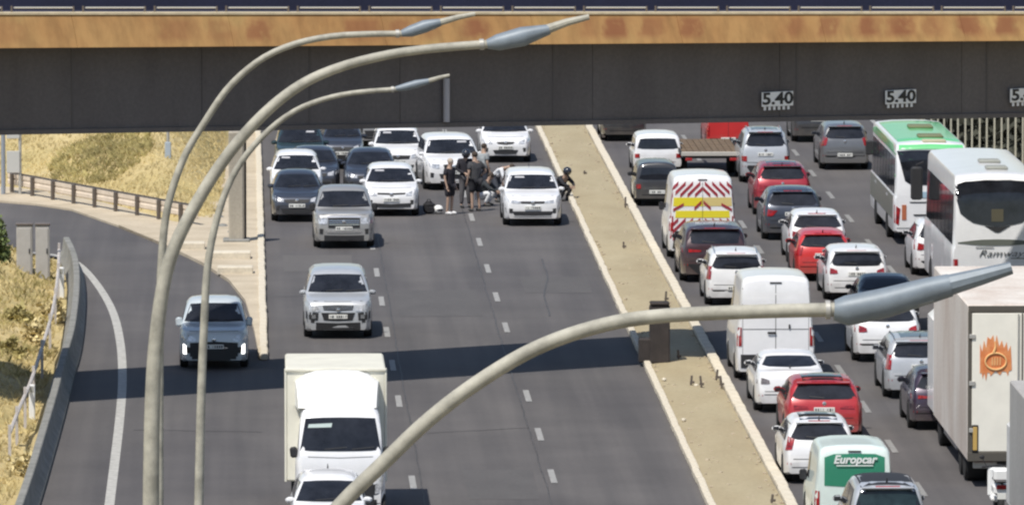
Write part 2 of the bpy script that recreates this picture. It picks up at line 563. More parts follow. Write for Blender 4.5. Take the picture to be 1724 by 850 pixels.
# barrier along the ramp (concrete)
bl = [gz(p.x, p.y) for p in smooth_poly(barr, 4)]
def verge_off(i, n): return 0.0
def barrier_mesh(P, hgt=0.75, seg0=0):
    mb = MB()
    prof = [(-.26, 0), (-.26, .1), (-.13, .28), (-.09, hgt - .02), (-.07, hgt), (.07, hgt), (.09, hgt - .02), (.13, .28), (.26, .1), (.26, 0)]
    for i, p in enumerate(P):
        d = (P[min(i + 1, len(P) - 1)] - P[max(i - 1, 0)]).normalized()
        n = Vector((-d.y, d.x, 0))
        for a, z in prof:
            q = p + n * (a) + Vector((0, 0, z)); mb.v.append(tuple(q))
    m = len(prof)
    for i in range(len(P) - 1):
        for k in range(m - 1):
            a = i * m + k
            mb.f.append((a, a + 1, a + m + 1, a + m))
    mb.f.append(tuple(range(m))); e = (len(P) - 1) * m
    mb.f.append(tuple(e + k for k in range(m - 1, -1, -1)))
    return mb
cb = empty('concrete_barrier', bl[8], 0, 'long grey concrete barrier curving along the left edge of the slip road', 'barrier')
cb.location = (0, 0, 0)
i = 0
while i < len(bl) - 1:
    j = min(i + 3, len(bl) - 1)
    seg = [Vector(p) for p in bl[i:j + 1]]
    if j < len(bl) - 1:
        seg[-1] = seg[-1] + (seg[-2] - seg[-1]).normalized() * .04
    barrier_mesh(seg, 0.65).build('barrier_segment', M_BARR, cb)
    i = j

rl = [gz(p.x, p.y) for p in smooth_poly([(122, 470), (120, 520), (112, 580), (96, 640), (78, 700), (60, 745), (44, 790)], 4)]
tr = empty('steel_rail', (0, 0, 0), 0, 'thin pale steel rail curving into the dry grass left of the concrete barrier', 'guardrail')
mbr = MB()
for zz in (.85,):
    mbr.tube([q + Vector((-.38, 0, zz + verge_off(i_, len(rl)))) for i_, q in enumerate(rl)], .045, 6)
    mbr.build('rail_%s' % ('bar' if zz < 1 else 'bar'), mat('pale_rail_steel', (.50, .46, .43), .6, var=.15), tr); mbr = MB()
for i_ in range(0, len(rl), 3):
    q = rl[i_]
    MB().box(q.x - .38, q.y, .5, .07, .07, 1.1).build('post', mat('pale_rail_steel', (.5, .46, .43), .6), tr)

# delineators
for (x, y, hpx, lab) in [(123, 503, 44, 'white marker post on the barrier below the grey cabinets'), (76, 708, 38, 'lower white marker post on the barrier beside the shadow band')]:
    p = gz(x, y)
    r = empty('marker_post', (p.x - .32, p.y, 0), 0, lab, 'marker post', 'white marker posts on the ramp barrier')
    MB().box(0, 0, 0.45, .15, .06, 0.9, bev=.02).build('post', M_SIGNW, r)
    MB().box(0, -.035, 0.78, .08, .01, .14).build('reflector', mat('reflector_grey', (.35, .35, .33), .3), r)

# guardrail beyond the ramp
ga, gb = gz(10, 325), gz(330, 384)
gr = empty('guardrail', (0, 0, 0), 0, 'weathered steel guardrail on posts beyond the slip road', 'guardrail')
d = (gb - ga); Lg = d.length; dn = d.normalized(); nn = Vector((-dn.y, dn.x, 0))
prof = [(.0, .28), (.03, .31), (.03, .42), (.01, .45), (.01, .49), (.03, .52), (.03, .64), (0, .67)]
mb = MB()
M_GR = mat('weathered_guardrail', (.66, .56, .45), .6, .0, var=.12, vscale=3)
A0 = ga - dn * 0.0
for P in (A0, gb):
    for sgn in (0, .012):
        for a, z in prof:
            mb.v.append(tuple(P - nn * (a * -1 + .09 + sgn) * -1 + Vector((0, 0, z))))
m8 = 8
for k in range(7):
    mb.f.append((k, k + 1, 16 + k + 1, 16 + k)); mb.f.append((8 + k, 8 + k + 1, 24 + k + 1, 24 + k))
mb.f += [(7, 15, 31, 23), (0, 8, 24, 16)]
mb.build('beam', M_GR, gr, smooth=0)
M_DKP = mat('dark_post_steel', (.12, .10, .085), .7, .2)
nposts = 9; me = None
for k in range(nposts):
    p = ga + d * ((k + .3) / nposts)
    if me is None:
        o = MB().box(0, 0, .33, .12, .10, .66, bev=.01).build('post', M_DKP, gr); me = o.data
    else:
        o = share('post', me, gr)
    o.location = p + Vector((0, 0.0, 0)); o.rotation_euler = (0, 0, math.atan2(dn.y, dn.x))
tp = MB().tube([ga + Vector((0, 0, .69)) + nn * .06, gb + Vector((0, 0, .69)) + nn * .06], .02, 6)
tp.build('top_rail', mat('dark_rail', (.10, .085, .08), .6), gr)

# terrain -------------------------------------------------------------
rn = random.Random(11)
def vnoise(x, y):
    return (math.sin(x * 1.3 + 1.7 * math.sin(y * .7)) + math.sin(y * 1.1 + 2.1 * math.sin(x * .45 + 2)) + .5 * math.sin(x * 3.1 + y * 2.3)) / 2.5
def hill_h(x, y):
    t = 0
    # signed distance beyond the guardrail line
    q = Vector((x, y, 0)) - ga
    dist = q.dot(nn) * (1 if nn.y > 0 else -1)
    e = max(0, dist - 1.0)
    side = min(1, max(0, (-0.5 - x) / 2.2))
    hgt = min(8, .30 * e) * side
    return hgt + (.12 * vnoise(x * 1.5, y * .8) * min(1, e)) - .02
def terrain(name, x0, x1, nx, y0, y1, ny, hf, m):
    mb = MB()
    for j in range(ny + 1):
        for i in range(nx + 1):
            x = x0 + (x1 - x0) * i / nx; y = y0 + (y1 - y0) * j / ny
            mb.v.append((x, y, hf(x, y)))
    for j in range(ny):
        for i in range(nx):
            a = j * (nx + 1) + i
            mb.f.append((a, a + 1, a + nx + 2, a + nx + 1))
    return tag(mb.build(name, m, smooth=80, fixn=False), kind='structure')
M_HILL = bpy.data.materials.new('dry_grass_hill'); M_HILL.use_nodes = True
t_ = M_HILL.node_tree; g0 = t_.nodes.new('ShaderNodeTexCoord').outputs['Object']
c_ = ramp_mix(t_, g0, .22, [(.34, (.38, .31, .13)), (.5, (.48, .38, .18)), (.68, (.54, .44, .24))], 5)
t_.links.new(mul(t_, c_, ramp_mix(t_, g0, 6, [(.3, (.8, .8, .8)), (.7, (1.15, 1.15, 1.15))], 6)), t_.nodes['Principled BSDF'].inputs['Base Color'])
t_.nodes['Principled BSDF'].inputs['Roughness'].default_value = .95
terrain('hillside', -30, .1, 100, 274, 330, 110, lambda x, y: hill_h(x, y) if (Vector((x, y, 0)) - ga).dot(nn) * (1 if nn.y > 0 else -1) > .4 else -.3, M_HILL)
def verge_edge(y):
    P = bl
    for i in range(len(P) - 1):
        if (P[i].y - y) * (P[i + 1].y - y) <= 0 and P[i].y != P[i + 1].y:
            t = (y - P[i].y) / (P[i + 1].y - P[i].y)
            return P[i].x + (P[i + 1].x - P[i].x) * t
    return P[-1].x if y < P[-1].y else P[0].x
def verge_h(x, y):
    dd = verge_edge(y) - .2 - x
    if dd < 0: return -.03
    f = min(1, max(0, (262.3 - y) / 2))
    return (min(1.6, .22 * dd) + .16 * vnoise(x * 2, y * .9)) * f * min(1, dd * 2) - .03 * (1 - f)
terrain('verge', -14, -3.0, 70, 186, 262.5, 160, verge_h, M_HILL)

def tufts(name, n, xr, yr, hf, cond, m, size=(.12, .3), seed=1, label=None):
    r = random.Random(seed); mb = MB(); c = 0; tries = 0
    while c < n and tries < n * 12:
        tries += 1
        x = r.uniform(*xr); y = r.uniform(*yr)
        if not cond(x, y): continue
        z = hf(x, y); c += 1
        s0 = r.uniform(*size)
        for b in range(5):
            a = r.uniform(0, 6.28); l = s0 * r.uniform(.6, 1.1); wd = s0 * .09
            dx, dy = math.cos(a), math.sin(a)
            o = len(mb.v)
            mb.v += [(x - dy * wd, y + dx * wd, z - .02), (x + dy * wd, y - dx * wd, z - .02), (x + dx * l * .3, y + dy * l * .3, z + l * .7), (x + dx * l * .7, y + dy * l * .7, z + l)]
            mb.f += [(o, o + 1, o + 2), (o, o + 2, o + 3)]
    o = mb.build(name, m, smooth=0, fixn=False)
    return tag(o, label, 'grass', kind='stuff')
M_STRAW = mat('straw', (.60, .50, .26), .9, var=.25, vscale=.8)
M_OLIVE = mat('olive_scrub', (.40, .34, .14), .9, var=.35, vscale=.8)
beyond = lambda x, y: (Vector((x, y, 0)) - ga).dot(nn) * (1 if nn.y > 0 else -1) > 1.0
tufts('dry_grass', 9000, (-10, -0.6), (276, 312), hill_h, beyond, M_STRAW, (.06, .16), seed=1, label='dry straw grass covering the hillside beyond the guardrail')
tufts('olive_scrub', 1300, (-6.5, -2.6), (283, 296), hill_h, lambda x, y: beyond(x, y) and random.Random(x * 7 + y).random() < .6 and ((x + 4.6) / 1.7) ** 2 + ((y - 290) / 4.0) ** 2 < 1, M_OLIVE, (.10, .24), seed=2, label='low olive green scrub patch in the middle of the hillside')
tufts('verge_grass', 7000, (-10, -3.4), (190, 261), verge_h, lambda x, y: x < verge_edge(y) - .4, M_STRAW, (.07, .2), seed=3, label='dry grass on the bank left of the concrete barrier')
tufts('verge_scrub', 700, (-8.5, -3.9), (225, 261), verge_h, lambda x, y: x < verge_edge(y) - .5 and vnoise(x * 2.2 + 4, y * .8) > .05, M_OLIVE, (.10, .26), seed=4, label='olive green weeds among the dry grass on the near left bank')
# leafy bush at left frame edge
def bush(name, c, r, n, m, label):
    root = empty(name, c, 0, label, 'bush')
    rr = random.Random(int(c[0] * 100) & 255); mb = MB()
    for i in range(n):
        u = Vector((rr.gauss(0, 1), rr.gauss(0, 1), rr.gauss(0, 1))).normalized() * rr.uniform(.55, 1) ** .5
        p = Vector((u.x * r[0], u.y * r[1], abs(u.z) * r[2]))
        p *= 1 + .2 * math.sin(u.x * 5 + u.z * 7)
        a = Vector((rr.uniform(-1, 1), rr.uniform(-1, 1), rr.uniform(-1, 1))).normalized() * .09
        b = Vector((rr.uniform(-1, 1), rr.uniform(-1, 1), rr.uniform(-1, 1))).normalized() * .05
        o = len(mb.v)
        mb.v += [tuple(p - a), tuple(p + b), tuple(p + a), tuple(p - b)]
        mb.f.append((o, o + 1, o + 2, o + 3))
    f = mb.build('foliage', m, root, smooth=0, fixn=False)
    tb = MB()
    for k in range(5):
        a = rr.uniform(0, 6.28)
        tb.tube([(0, 0, -.1), (math.cos(a) * r[0] * .3, math.sin(a) * r[1] * .3, r[2] * .5), (math.cos(a) * r[0] * .6, math.sin(a) * r[1] * .6, r[2] * .85)], [.04, .03, .01], 5)
    tb.build('stem', mat('bark', (.10, .08, .05), .9), root)
    return root
p = gz(2, 465); bush('green_bush', (p.x - .1, p.y, 0), (.34, .7, 1.5), 1500, mat('bush_leaf', (.13, .17, .055), .8, var=.3, vscale=3), 'tall green bush at the left edge beside the grey cabinets')
for q, (x, y) in enumerate([(58, 585), (28, 560), (85, 545), (15, 620), (40, 800)]):
    p = gz(x, y)
    bush('dry_bush', (p.x, p.y, max(0, verge_h(p.x, p.y))), (.42, .5, .5), 420, M_OLIVE if q % 2 else M_STRAW,
         ['straw coloured bush on the bank just above the shadow band', 'low olive bush on the bank left of the straw bush', 'dry bush on the bank closest below the cabinets', 'olive bush at the left edge at the shadow band', 'dry bush at the lower left on the bank'][q])

# grey roadside cabinets
for q, (x0, x1) in enumerate([(28, 55), (60, 84)]):
    a = gz(x0, 478); b = gz(x1, 478); wd = b.x - a.x
    r = empty('roadside_cabinet', ((a.x + b.x) / 2, a.y, 0), 0, ['left and wider of the two tall grey roadside cabinets', 'right and narrower of the two tall grey roadside cabinets'][q], 'cabinet', 'grey cabinets at the ramp bend')
    M_CAB = mat('cabinet_grey', (.40, .385, .365), .6, var=.08)
    MB().box(0, .2, .87, wd, .4, 1.62, bev=.02).build('body', M_CAB, r)
    MB().box(0, .2, 1.71, wd + .04, .46, .05, bev=.01).build('cap', mat('cabinet_cap', (.13, .11, .10), .6), r)
    MB().box(0, -.012, .87, wd - .1, .02, 1.45, bev=.005).build('door', M_CAB, r)
    MB().box(wd * .3, -.03, .95, .03, .03, .14).build('handle', M_TRIM, r)
    MB().box(0, .2, .04, wd + .08, .5, .09).build('plinth', M_BARR, r)

# sign structure far left and pale post on the hillside
p = gz(12, 330)
r = empty('sign_frame', (p.x, p.y, 0), 0, 'pale sign on grey posts at the far left below the overpass', 'sign')
MB().tube([(-.12, 0, 0), (-.12, 0, 3.4)], .07, 8).build('post', mat('blue_grey_steel', (.28, .31, .36), .5, .2), r)
MB().tube([(.42, 0, 0), (.42, 0, 3.2)], .05, 8).build('post', M_STEEL, r)
MB().box(.2, -.06, 2.3, .42, .05, .9, bev=.01).build('panel', mat('sign_back', (.48, .48, .46), .5), r)
MB().box(.2, -.06, 1.1, .42, .05, .7, bev=.01).build('lower_panel', mat('sign_back', (.48, .48, .46), .5), r)
p = gz(283, 322)
r = empty('small_post', (p.x, p.y, 0), 0, 'narrow pale blue grey post standing on the hillside behind the lamp poles', 'post')
MB().tube([(0, 0, 0), (0, 0, 2.2)], .05, 8).build('post', M_STEEL, r)
MB().box(0, -.06, 1.1, .2, .06, 1.0, bev=.02).build('panel', mat('pale_blue_panel', (.36, .42, .48), .5), r)

# grey column on the gore
p = gz(398, 412)
r = empty('concrete_column', (p.x, p.y + .3, 0), 0, 'tall grey concrete column rising behind the overpass at the gore', 'column')
MB().box(0, 0, 1.7, .46, .5, 3.4, bev=.04).build('shaft', concrete_mat('column_concrete', (.30, .27, .22), (.42, .38, .31)), r)
MB().box(.27, -.02, 1.6, .07, .12, 3.2, bev=.01).build('downpipe', M_TRIM, r)
MB().box(0, 0, .1, .8, .8, .14, bev=.03).build('footing', M_BARR, r)
for (x, y, rr_) in [(430, 370, .12), (388, 395, .1), (375, 385, .14)]:
    p = gz(x - 60 if x == 430 else x, y)
    mb = MB().ell((p.x, p.y, .05), (rr_ * 1.3, rr_ * 2, rr_ * .8), 8, 5)
    tag(mb.build('rock', M_BARR), {.12: 'largest left rock on the gore near the column', .1: 'small rock at the foot of the grey column', .14: 'rounded rock left of the grey column'}[rr_], 'rock')

# ------------------------------------------------------------------ overpass
D0, SL = 219.0, 0.62          # front face: y = D0 + SL * (x + 5.8)
def fy(x): return D0 + SL * (x + 5.8)
def bridge_pt(px, py):          # point on the front face plane under a pixel
    d = ray(px, py)
    t = (D0 + SL * 5.8) / (d.y - SL * d.x)
    return Vector((d.x * t, d.y * t, CAMH + d.z * t))
bl0, br0 = bridge_pt(0, 219), bridge_pt(1724, 190)
tl0, tr0 = bridge_pt(0, 77), bridge_pt(1724, 65)
up0, ur0 = bridge_pt(0, 23), bridge_pt(1724, 22)
def lin(a, b, x): return a.z + (b.z - a.z) * (x - a.x) / (b.x - a.x)
FD = Vector((1, SL, 0)).normalized(); FN = Vector((-SL, 1, 0)).normalized()    # along, into bridge
BW = 4.75
XA, XB = -16.0, 34.0
def fpt(x, off, z): return Vector((x, fy(x), z)) + FN * off
def bar(profile_fn, x0, x1, n=1):
    """prism along the bridge; profile_fn(x) -> list of (off, z)"""
    mb = MB(); secs = []
    for i in range(n + 1):
        x = x0 + (x1 - x0) * i / n
        pr = profile_fn(x)
        secs.append(len(mb.v)); mb.v += [tuple(fpt(x, o, z)) for o, z in pr]
    m = len(pr)
    for i in range(n):
        for k in range(m):
            a = secs[i] + k; b = secs[i] + (k + 1) % m
            mb.f.append((a, b, b + m, a + m))
    mb.f.append(tuple(range(m))); mb.f.append(tuple(secs[-1] + k for k in range(m - 1, -1, -1)))
    return mb
zb = lambda x: lin(bl0, br0, x)
zt = lambda x: lin(tl0, tr0, x)
zu = lambda x: lin(up0, ur0, x)
br = empty('overpass', (9, fy(9), 0), 0, 'dark concrete overpass with ochre rust stained parapet crossing the motorway', 'bridge')
br.location = (0, 0, 0)
NSEG = 10
for i in range(NSEG):
    xa = XA + (XB - XA) * i / NSEG; xb = XA + (XB - XA) * (i + 1) / NSEG - .012
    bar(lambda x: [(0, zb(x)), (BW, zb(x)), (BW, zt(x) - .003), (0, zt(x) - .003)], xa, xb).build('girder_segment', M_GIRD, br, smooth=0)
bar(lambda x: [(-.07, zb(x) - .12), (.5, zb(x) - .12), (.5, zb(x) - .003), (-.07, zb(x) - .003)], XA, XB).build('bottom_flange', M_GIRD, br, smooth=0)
bar(lambda x: [(-.62, zt(x)), (BW + .6, zt(x)), (BW + .6, zu(x) - .18), (-.2, zu(x) - .18)], XA, XB).build('deck', M_NAVY, br, smooth=0)
# parapet: sloped cantilever fascia panels
NP = 13
for i in range(NP):
    xa = XA + (XB - XA) * i / NP; xb = XA + (XB - XA) * (i + 1) / NP - .01
    o = bar(lambda x: [(-.80, zt(x) - .02), (-.5, zt(x) - .02), (-.15, zu(x) - .012), (-.5, zu(x) - .012)], xa, xb).build('parapet_panel', M_PARA, br, smooth=0)
bar(lambda x: [(-.53, zu(x) - .01), (-.15, zu(x) - .01), (-.15, zu(x) + .045), (-.53, zu(x) + .045)], XA, XB).build('coping', mat('pale_coping', (.68, .57, .38), .7, var=.12), br, smooth=0)
# broad rust stains, part of the weathered paint (fixed to the parapet)
def add_stains():
    t = M_PARA.node_tree
    bs = t.nodes['Principled BSDF']
    src = bs.inputs['Base Color'].links[0].from_socket
    g = t.nodes.new('ShaderNodeTexCoord').outputs['Object']
    nz = t.nodes.new('ShaderNodeTexNoise'); nz.inputs['Scale'].default_value = 2.2; nz.inputs['Detail'].default_value = 5
    t.links.new(g, nz.inputs['Vector'])
    sp = t.nodes.new('ShaderNodeSeparateXYZ'); t.links.new(g, sp.inputs[0])
    def mt(op, a, b=None):
        n = t.nodes.new('ShaderNodeMath'); n.operation = op
        for i, q in enumerate((a, b)):
            if q is None: continue
            if isinstance(q, (int, float)): n.inputs[i].default_value = q
            else: t.links.new(q, n.inputs[i])
        return n.outputs[0]
    xw = mt('ADD', sp.outputs[0], mt('MULTIPLY', mt('SUBTRACT', nz.outputs['Fac'], .5), .7))
    x01 = mt('DIVIDE', mt('SUBTRACT', xw, XA), XB - XA)
    PT = [(15, 50, .35), (300, 60, .5), (372, 44, .4), (434, 34, .9), (612, 56, .7), (672, 30, .7), (720, 30, .4), (800, 36, 1), (870, 24, .4), (990, 26, .5), (1035, 42, 1), (1095, 34, .8), (1160, 36, .9), (1335, 28, .7), (1392, 40, .8), (1458, 34, 1), (1515, 38, 1), (1568, 26, .7), (1628, 34, 1), (1690, 38, 1)]
    out = None
    for c in range(0, len(PT), 7):
        rp_ = t.nodes.new('ShaderNodeValToRGB'); e = rp_.color_ramp.elements
        e[0].position = 0; e[0].color = (0, 0, 0, 1); e[1].position = 1; e[1].color = (0, 0, 0, 1)
        for px_, w_, st in PT[c:c + 7]:
            xa = bridge_pt(px_ - w_ / 2, 45).x; xb = bridge_pt(px_ + w_ / 2, 45).x
            for x_, v in ((xa - .10, 0), (xa + .10, st), (xb - .10, st), (xb + .10, 0)):
                q = e.new((x_ - XA) / (XB - XA)); q.color = (v, v, v, 1)
        t.links.new(x01, rp_.inputs['Fac'])
        o_ = rp_.outputs['Color']
        out = o_ if out is None else mt('MAXIMUM', out, o_)
    # keep the stain off the upper and lower rims
    zc = t.nodes.new('ShaderNodeMapRange'); t.links.new(nz.outputs['Fac'], zc.inputs[0])
    zc.inputs[1].default_value = .25; zc.inputs[2].default_value = .42
    hh = mt('SUBTRACT', sp.outputs[2], mt('ADD', mt('MULTIPLY', sp.outputs[0], (zt(20) - zt(0)) / 20), (zt(0))))
    band = t.nodes.new('ShaderNodeMapRange'); t.links.new(hh, band.inputs[0])
    band.inputs[1].default_value = .06; band.inputs[2].default_value = .24
    band2 = t.nodes.new('ShaderNodeMapRange'); t.links.new(hh, band2.inputs[0])
    band2.inputs[1].default_value = .72; band2.inputs[2].default_value = .56
    f = mt('MULTIPLY', mt('MULTIPLY', out, zc.outputs[0]), mt('MULTIPLY', band.outputs[0], band2.outputs[0]))
    mx = t.nodes.new('ShaderNodeMix'); mx.data_type = 'RGBA'
    t.links.new(mt('MULTIPLY', f, .85), mx.inputs[0]); t.links.new(src, mx.inputs[6]); mx.inputs[7].default_value = (.24, .085, .035, 1)
    t.links.new(mx.outputs[2], bs.inputs['Base Color'])
add_stains()
# railing
M_RAIL = mat('pale_rail', (.62, .60, .55), .4, .2)
rail = empty('bridge_railing', (0, 0, 0), 0, 'low pale railing with paired dark posts on top of the overpass parapet', 'railing')
px = -240
xs = []
while px < 2000:
    xs.append(bridge_pt(px, 20).x); px += 120.5
pm = None
for i, x in enumerate(xs):
    for dx in (-.1, .14):
        q = fpt(x + dx, -.25, zu(x) + .035)
        if pm is None:
            o = MB().box(0, 0, .07, .05, .05, .17).build('post', M_DKP, rail); pm = o.data
        else: o = share('post', pm, rail)
        o.location = q
    if i < len(xs) - 1:
        x0, x1 = x + .2, xs[i + 1] - .12
        MB().tube([fpt(x0, -.25, zu(x0) + .15), fpt(x1, -.25, zu(x1) + .15)], .02, 6).build('rail_bar', M_RAIL, rail)
bar(lambda x: [(BW + .35, zu(x) - .178), (BW + .6, zu(x) - .178), (BW + .6, zu(x) + .75), (BW + .35, zu(x) + .75)], XA, XB, 1).build('far_parapet', M_NAVY, br, smooth=0)
# abutment piers outside the frame
for xx in (XA + 1.2, XB - 1.2):
    q = fpt(xx, BW / 2, 0)
    MB().box(q.x, q.y, zb(xx) / 2 - .1, 1.6, 4.0, zb(xx), Matrix.Rotation(math.atan(SL), 3, 'Z')).build('pier', M_GIRD, br, smooth=0)
# drain pipe on the fascia
p = bridge_pt(748, 150)
zlo, zhi = zb(p.x) + .02, bridge_pt(748, 132).z
q0 = fpt(p.x, -.10, 0)
dp = MB().tube([(q0.x, q0.y, zlo), (q0.x, q0.y, zhi)], .085, 10)
dp.build('drain_pipe', mat('pipe_grey', (.40, .39, .41), .5), br)
# bridge drip joints
for px in (120, 520, 930, 1340, 1660):
    x = bridge_pt(px, 150).x
    bar(lambda x_: [(-.012, zb(x_)), (.01, zb(x_)), (.01, zt(x_) - .01), (-.012, zt(x_) - .01)], x, x + .05).build('joint', mat('joint_dark', (.11, .10, .096), .9), br, smooth=0)

# clearance signs
for q, (x0, x1, y0, y1) in enumerate([(1279, 1332, 153, 180), (1487, 1539, 150, 176), (1697, 1750, 147, 173)]):
    a = bridge_pt(x0, y1); b = bridge_pt(x1, y0)
    c = (a + b) / 2; wd = (Vector((b.x, b.y, 0)) - Vector((a.x, a.y, 0))).length; hh = b.z - a.z
    r = empty('clearance_sign', fpt(c.x, -.09, c.z - .09 if False else c.z), math.atan(SL), ['leftmost of the three small white clearance plates, above the silver hatchback and flatbed', 'middle of the three small white clearance plates, above the green roofed bus', 'rightmost of the three clearance plates, cut by the right frame edge'][q], 'sign', 'clearance plates on the overpass')
    MB().box(0, 0, 0, wd, .02, hh, bev=.008).build('plate', M_SIGNW, r)
    text('lettering', '5.40', hh * 1.12, mat('sign_black', (.02, .02, .02), .6), r, (0, -.016, 0), (math.pi / 2, 0, 0), sx=1.35, bold=.012, ext=.004)
    for k in range(6):
        MB().box(-wd * .4 + k * wd * .15, 0, -hh / 2 - .05, wd * .07, .015, .09).build('tab', M_SIGNW, r)
    MB().box(0, .05, 0, .06, .08, hh * .7).build('bracket', M_TRIM, r)

# ------------------------------------------------------------------ lamp posts
def lamp(px_poly, D, r0, r1, head_px, label, tip_px, headr, ground_x=None, split=0):
    P = [gy(p.x, p.y, D) for p in smooth_poly(px_poly, 5)]
    base = Vector((P[0].x if ground_x is None else ground_x, D, 0))
    r = empty('street_lamp', base, 0, label, 'street lamp', 'curved lamp posts beside the slip road')
    loc = lambda q: Vector(q) - base
    pole = [Vector((0, 0, 0))]
    zs = P[0].z
    for k in range(1, 6): pole.append(Vector(((P[0].x - base.x) * (k / 6) ** 2, 0, zs * k / 6)))
    pole.append(loc(P[0]))
    MB().tube(pole, [r0 * (1.25 - .25 * k / (len(pole) - 1)) for k in range(len(pole))], 14).build('pole', M_POLE, r)
    n = len(P)
    MB().tube([loc(q) for q in P], [r0 + (r1 - r0) * (k / (n - 1)) ** .8 for k in range(n)], 14).build('arm', M_POLE, r)
    # head : tapered housing
    H = [gy(x, y, D) for x, y in head_px]
    nh = len(H)
    MB().tube([loc(q) for q in H], headr, 12).build('lamp_housing', M_HEAD, r)
    T = [gy(x, y, D) for x, y in tip_px]
    MB().tube([loc(q) for q in T], [headr[-1] * .95, headr[-1] * .75, headr[-1] * .55], 10).build('lamp_tip', M_HEAD if D < 80 else M_POLE, r)
    c0, c1 = loc(P[-2]), loc(P[-1])
    MB().tube([c0, c0 + (c1 - c0) * .35], r1 * 1.35, 12).build('collar', M_STEEL, r)
    a, b = loc(H[1]), loc(H[-1])
    mid = (a + b) / 2; dv = (b - a)
    ang = math.atan2(dv.z, dv.x)
    MB().box(mid.x, mid.y, mid.z - headr[1] * .62, dv.length * .7, headr[1] * 1.2, headr[1] * .5, Matrix.Rotation(-ang, 3, 'Y'), bev=.02).build('lamp_glass', mat('lamp_glass', (.25, .27, .28), .2), r)
    MB().lathe((0, 0, 0), (0, 0, 1), [(r0 * 2.4, 0), (r0 * 2.4, .03), (r0 * 1.5, .05), (r0 * 1.4, .3)], 14).build('base_flange', M_STEEL, r)
    return r
lamp([(268, 900), (268, 700), (269, 560), (272, 440), (282, 350), (308, 270), (342, 210), (392, 140), (462, 88), (556, 62), (684, 57)], 130, .066, .045,
     [(676, 57), (692, 53), (715, 45), (742, 38)], 'curved lamp post whose pole is second from left and whose arm reaches highest', [(738, 39), (770, 30), (800, 24)], [.05, .085, .095, .055])
lamp([(254, 900), (256, 700), (264, 560), (285, 440), (335, 335), (400, 240), (478, 163), (560, 118), (680, 88), (828, 74)], 95, .092, .045,
     [(820, 75), (838, 72), (880, 62), (925, 50)], 'thickest of the three lamp poles at left with a long pale arm below the parapet', [(918, 51), (955, 38), (992, 29)], [.05, .088, .105, .055])
lamp([(334, 900), (338, 700), (343, 560), (352, 430), (382, 318), (428, 245), (495, 188), (575, 160), (672, 150)], 160, .088, .042,
     [(666, 150), (682, 147), (700, 142), (722, 137)], 'rightmost lamp pole at left with the lowest and thinnest arm', [(718, 138), (740, 131), (757, 127)], [.045, .07, .075, .05])
lamp([(292, 1700), (318, 1330), (385, 1110), (470, 970), (570, 853), (642, 782), (722, 706), (805, 643), (900, 587), (1000, 551), (1100, 533), (1250, 525), (1412, 521)], 65, .062, .052,
     [(1404, 522), (1425, 523), (1490, 510), (1560, 490), (1600, 480)], 'big near lamp arm sweeping across the lower middle with a blue grey head', [(1590, 482), (1650, 466), (1703, 451)], [.075, .112, .112, .098, .085])
tag(MB().prism([(-1.7, 40), (.2, 40), (.2, 178), (-1.7, 178)], 0, .14).build('traffic_island', M_BARR, smooth=0), kind='structure')

# median bits: marker stubs and dark block
for q, (x, y) in enumerate([(984, 293), (1053, 350), (1050, 418), (1121, 508), (1142, 604), (1164, 648), (1180, 652), (1207, 640), (1214, 652), (1300, 846), (1015, 232)]):
    p = gz(x, y, .14)
    hgt = [.12, .35, .2, .3, .24, .25, .3, .28, .3, .2, .12][q]
    mb = MB().box(0, 0, hgt / 2, .055, .055, hgt, Matrix.Rotation(.15 * math.sin(q * 3), 3, 'Y'), bev=.01)
    mb.box(0.02, 0, hgt * .3, .12, .05, .06, bev=.01)
    o = mb.build('marker_stub', M_DKP); o.location = p
    tag(o, 'short dark stub sticking up from the dusty median', 'stub', 'dark stubs along the median')
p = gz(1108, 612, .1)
r = empty('median_block', (p.x, p.y + .3, .1), 0, 'dark brown block standing on the median beside the near lamp arm, with a low dark step imitating shadow', 'block')
M_BLK = mat('dark_brown_block', (.035, .028, .026), .8, var=.3)  # mottled dark brown shared by the block and its shadow step
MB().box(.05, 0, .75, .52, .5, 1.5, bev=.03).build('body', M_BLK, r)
MB().box(-.32, .1, .32, .34, .5, .62, bev=.03).build('shadow_step', M_BLK, r)  # dark box standing in for the shadow at the block's lower left
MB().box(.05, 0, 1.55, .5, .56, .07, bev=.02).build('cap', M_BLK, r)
for (x, y) in [(1118, 640), (1172, 650), (1151, 708)]:
    p = gz(x, y, .12)
    tag(MB().ell((p.x, p.y, .14), (.06, .12, .05), 8, 5).build('pebble', M_KERB), 'small pale stone lying on the median', 'stone', 'pale stones on the median')

mb = MB(); rq_ = random.Random(77)
for i in range(260):
    x = rq_.choice((rq_.uniform(XM0 + .14, XM1 - .2), XM0 + .16 + rq_.random() ** 3 * .5, XM1 - .2 - rq_.random() ** 3 * .5)); y = rq_.uniform(192, 318)
    q = rq_.uniform(.012, .04); z = .115 + .02 * math.sin((x - XM0) * 1.8)
    mb.box(x, y, z, q * 2, q * 2.4, q, Matrix.Rotation(rq_.uniform(0, 3), 3, 'Z'))
tag(mb.build('gravel', M_GORE, smooth=0, fixn=False), 'loose gravel scattered over the dusty median', 'gravel', kind='stuff')

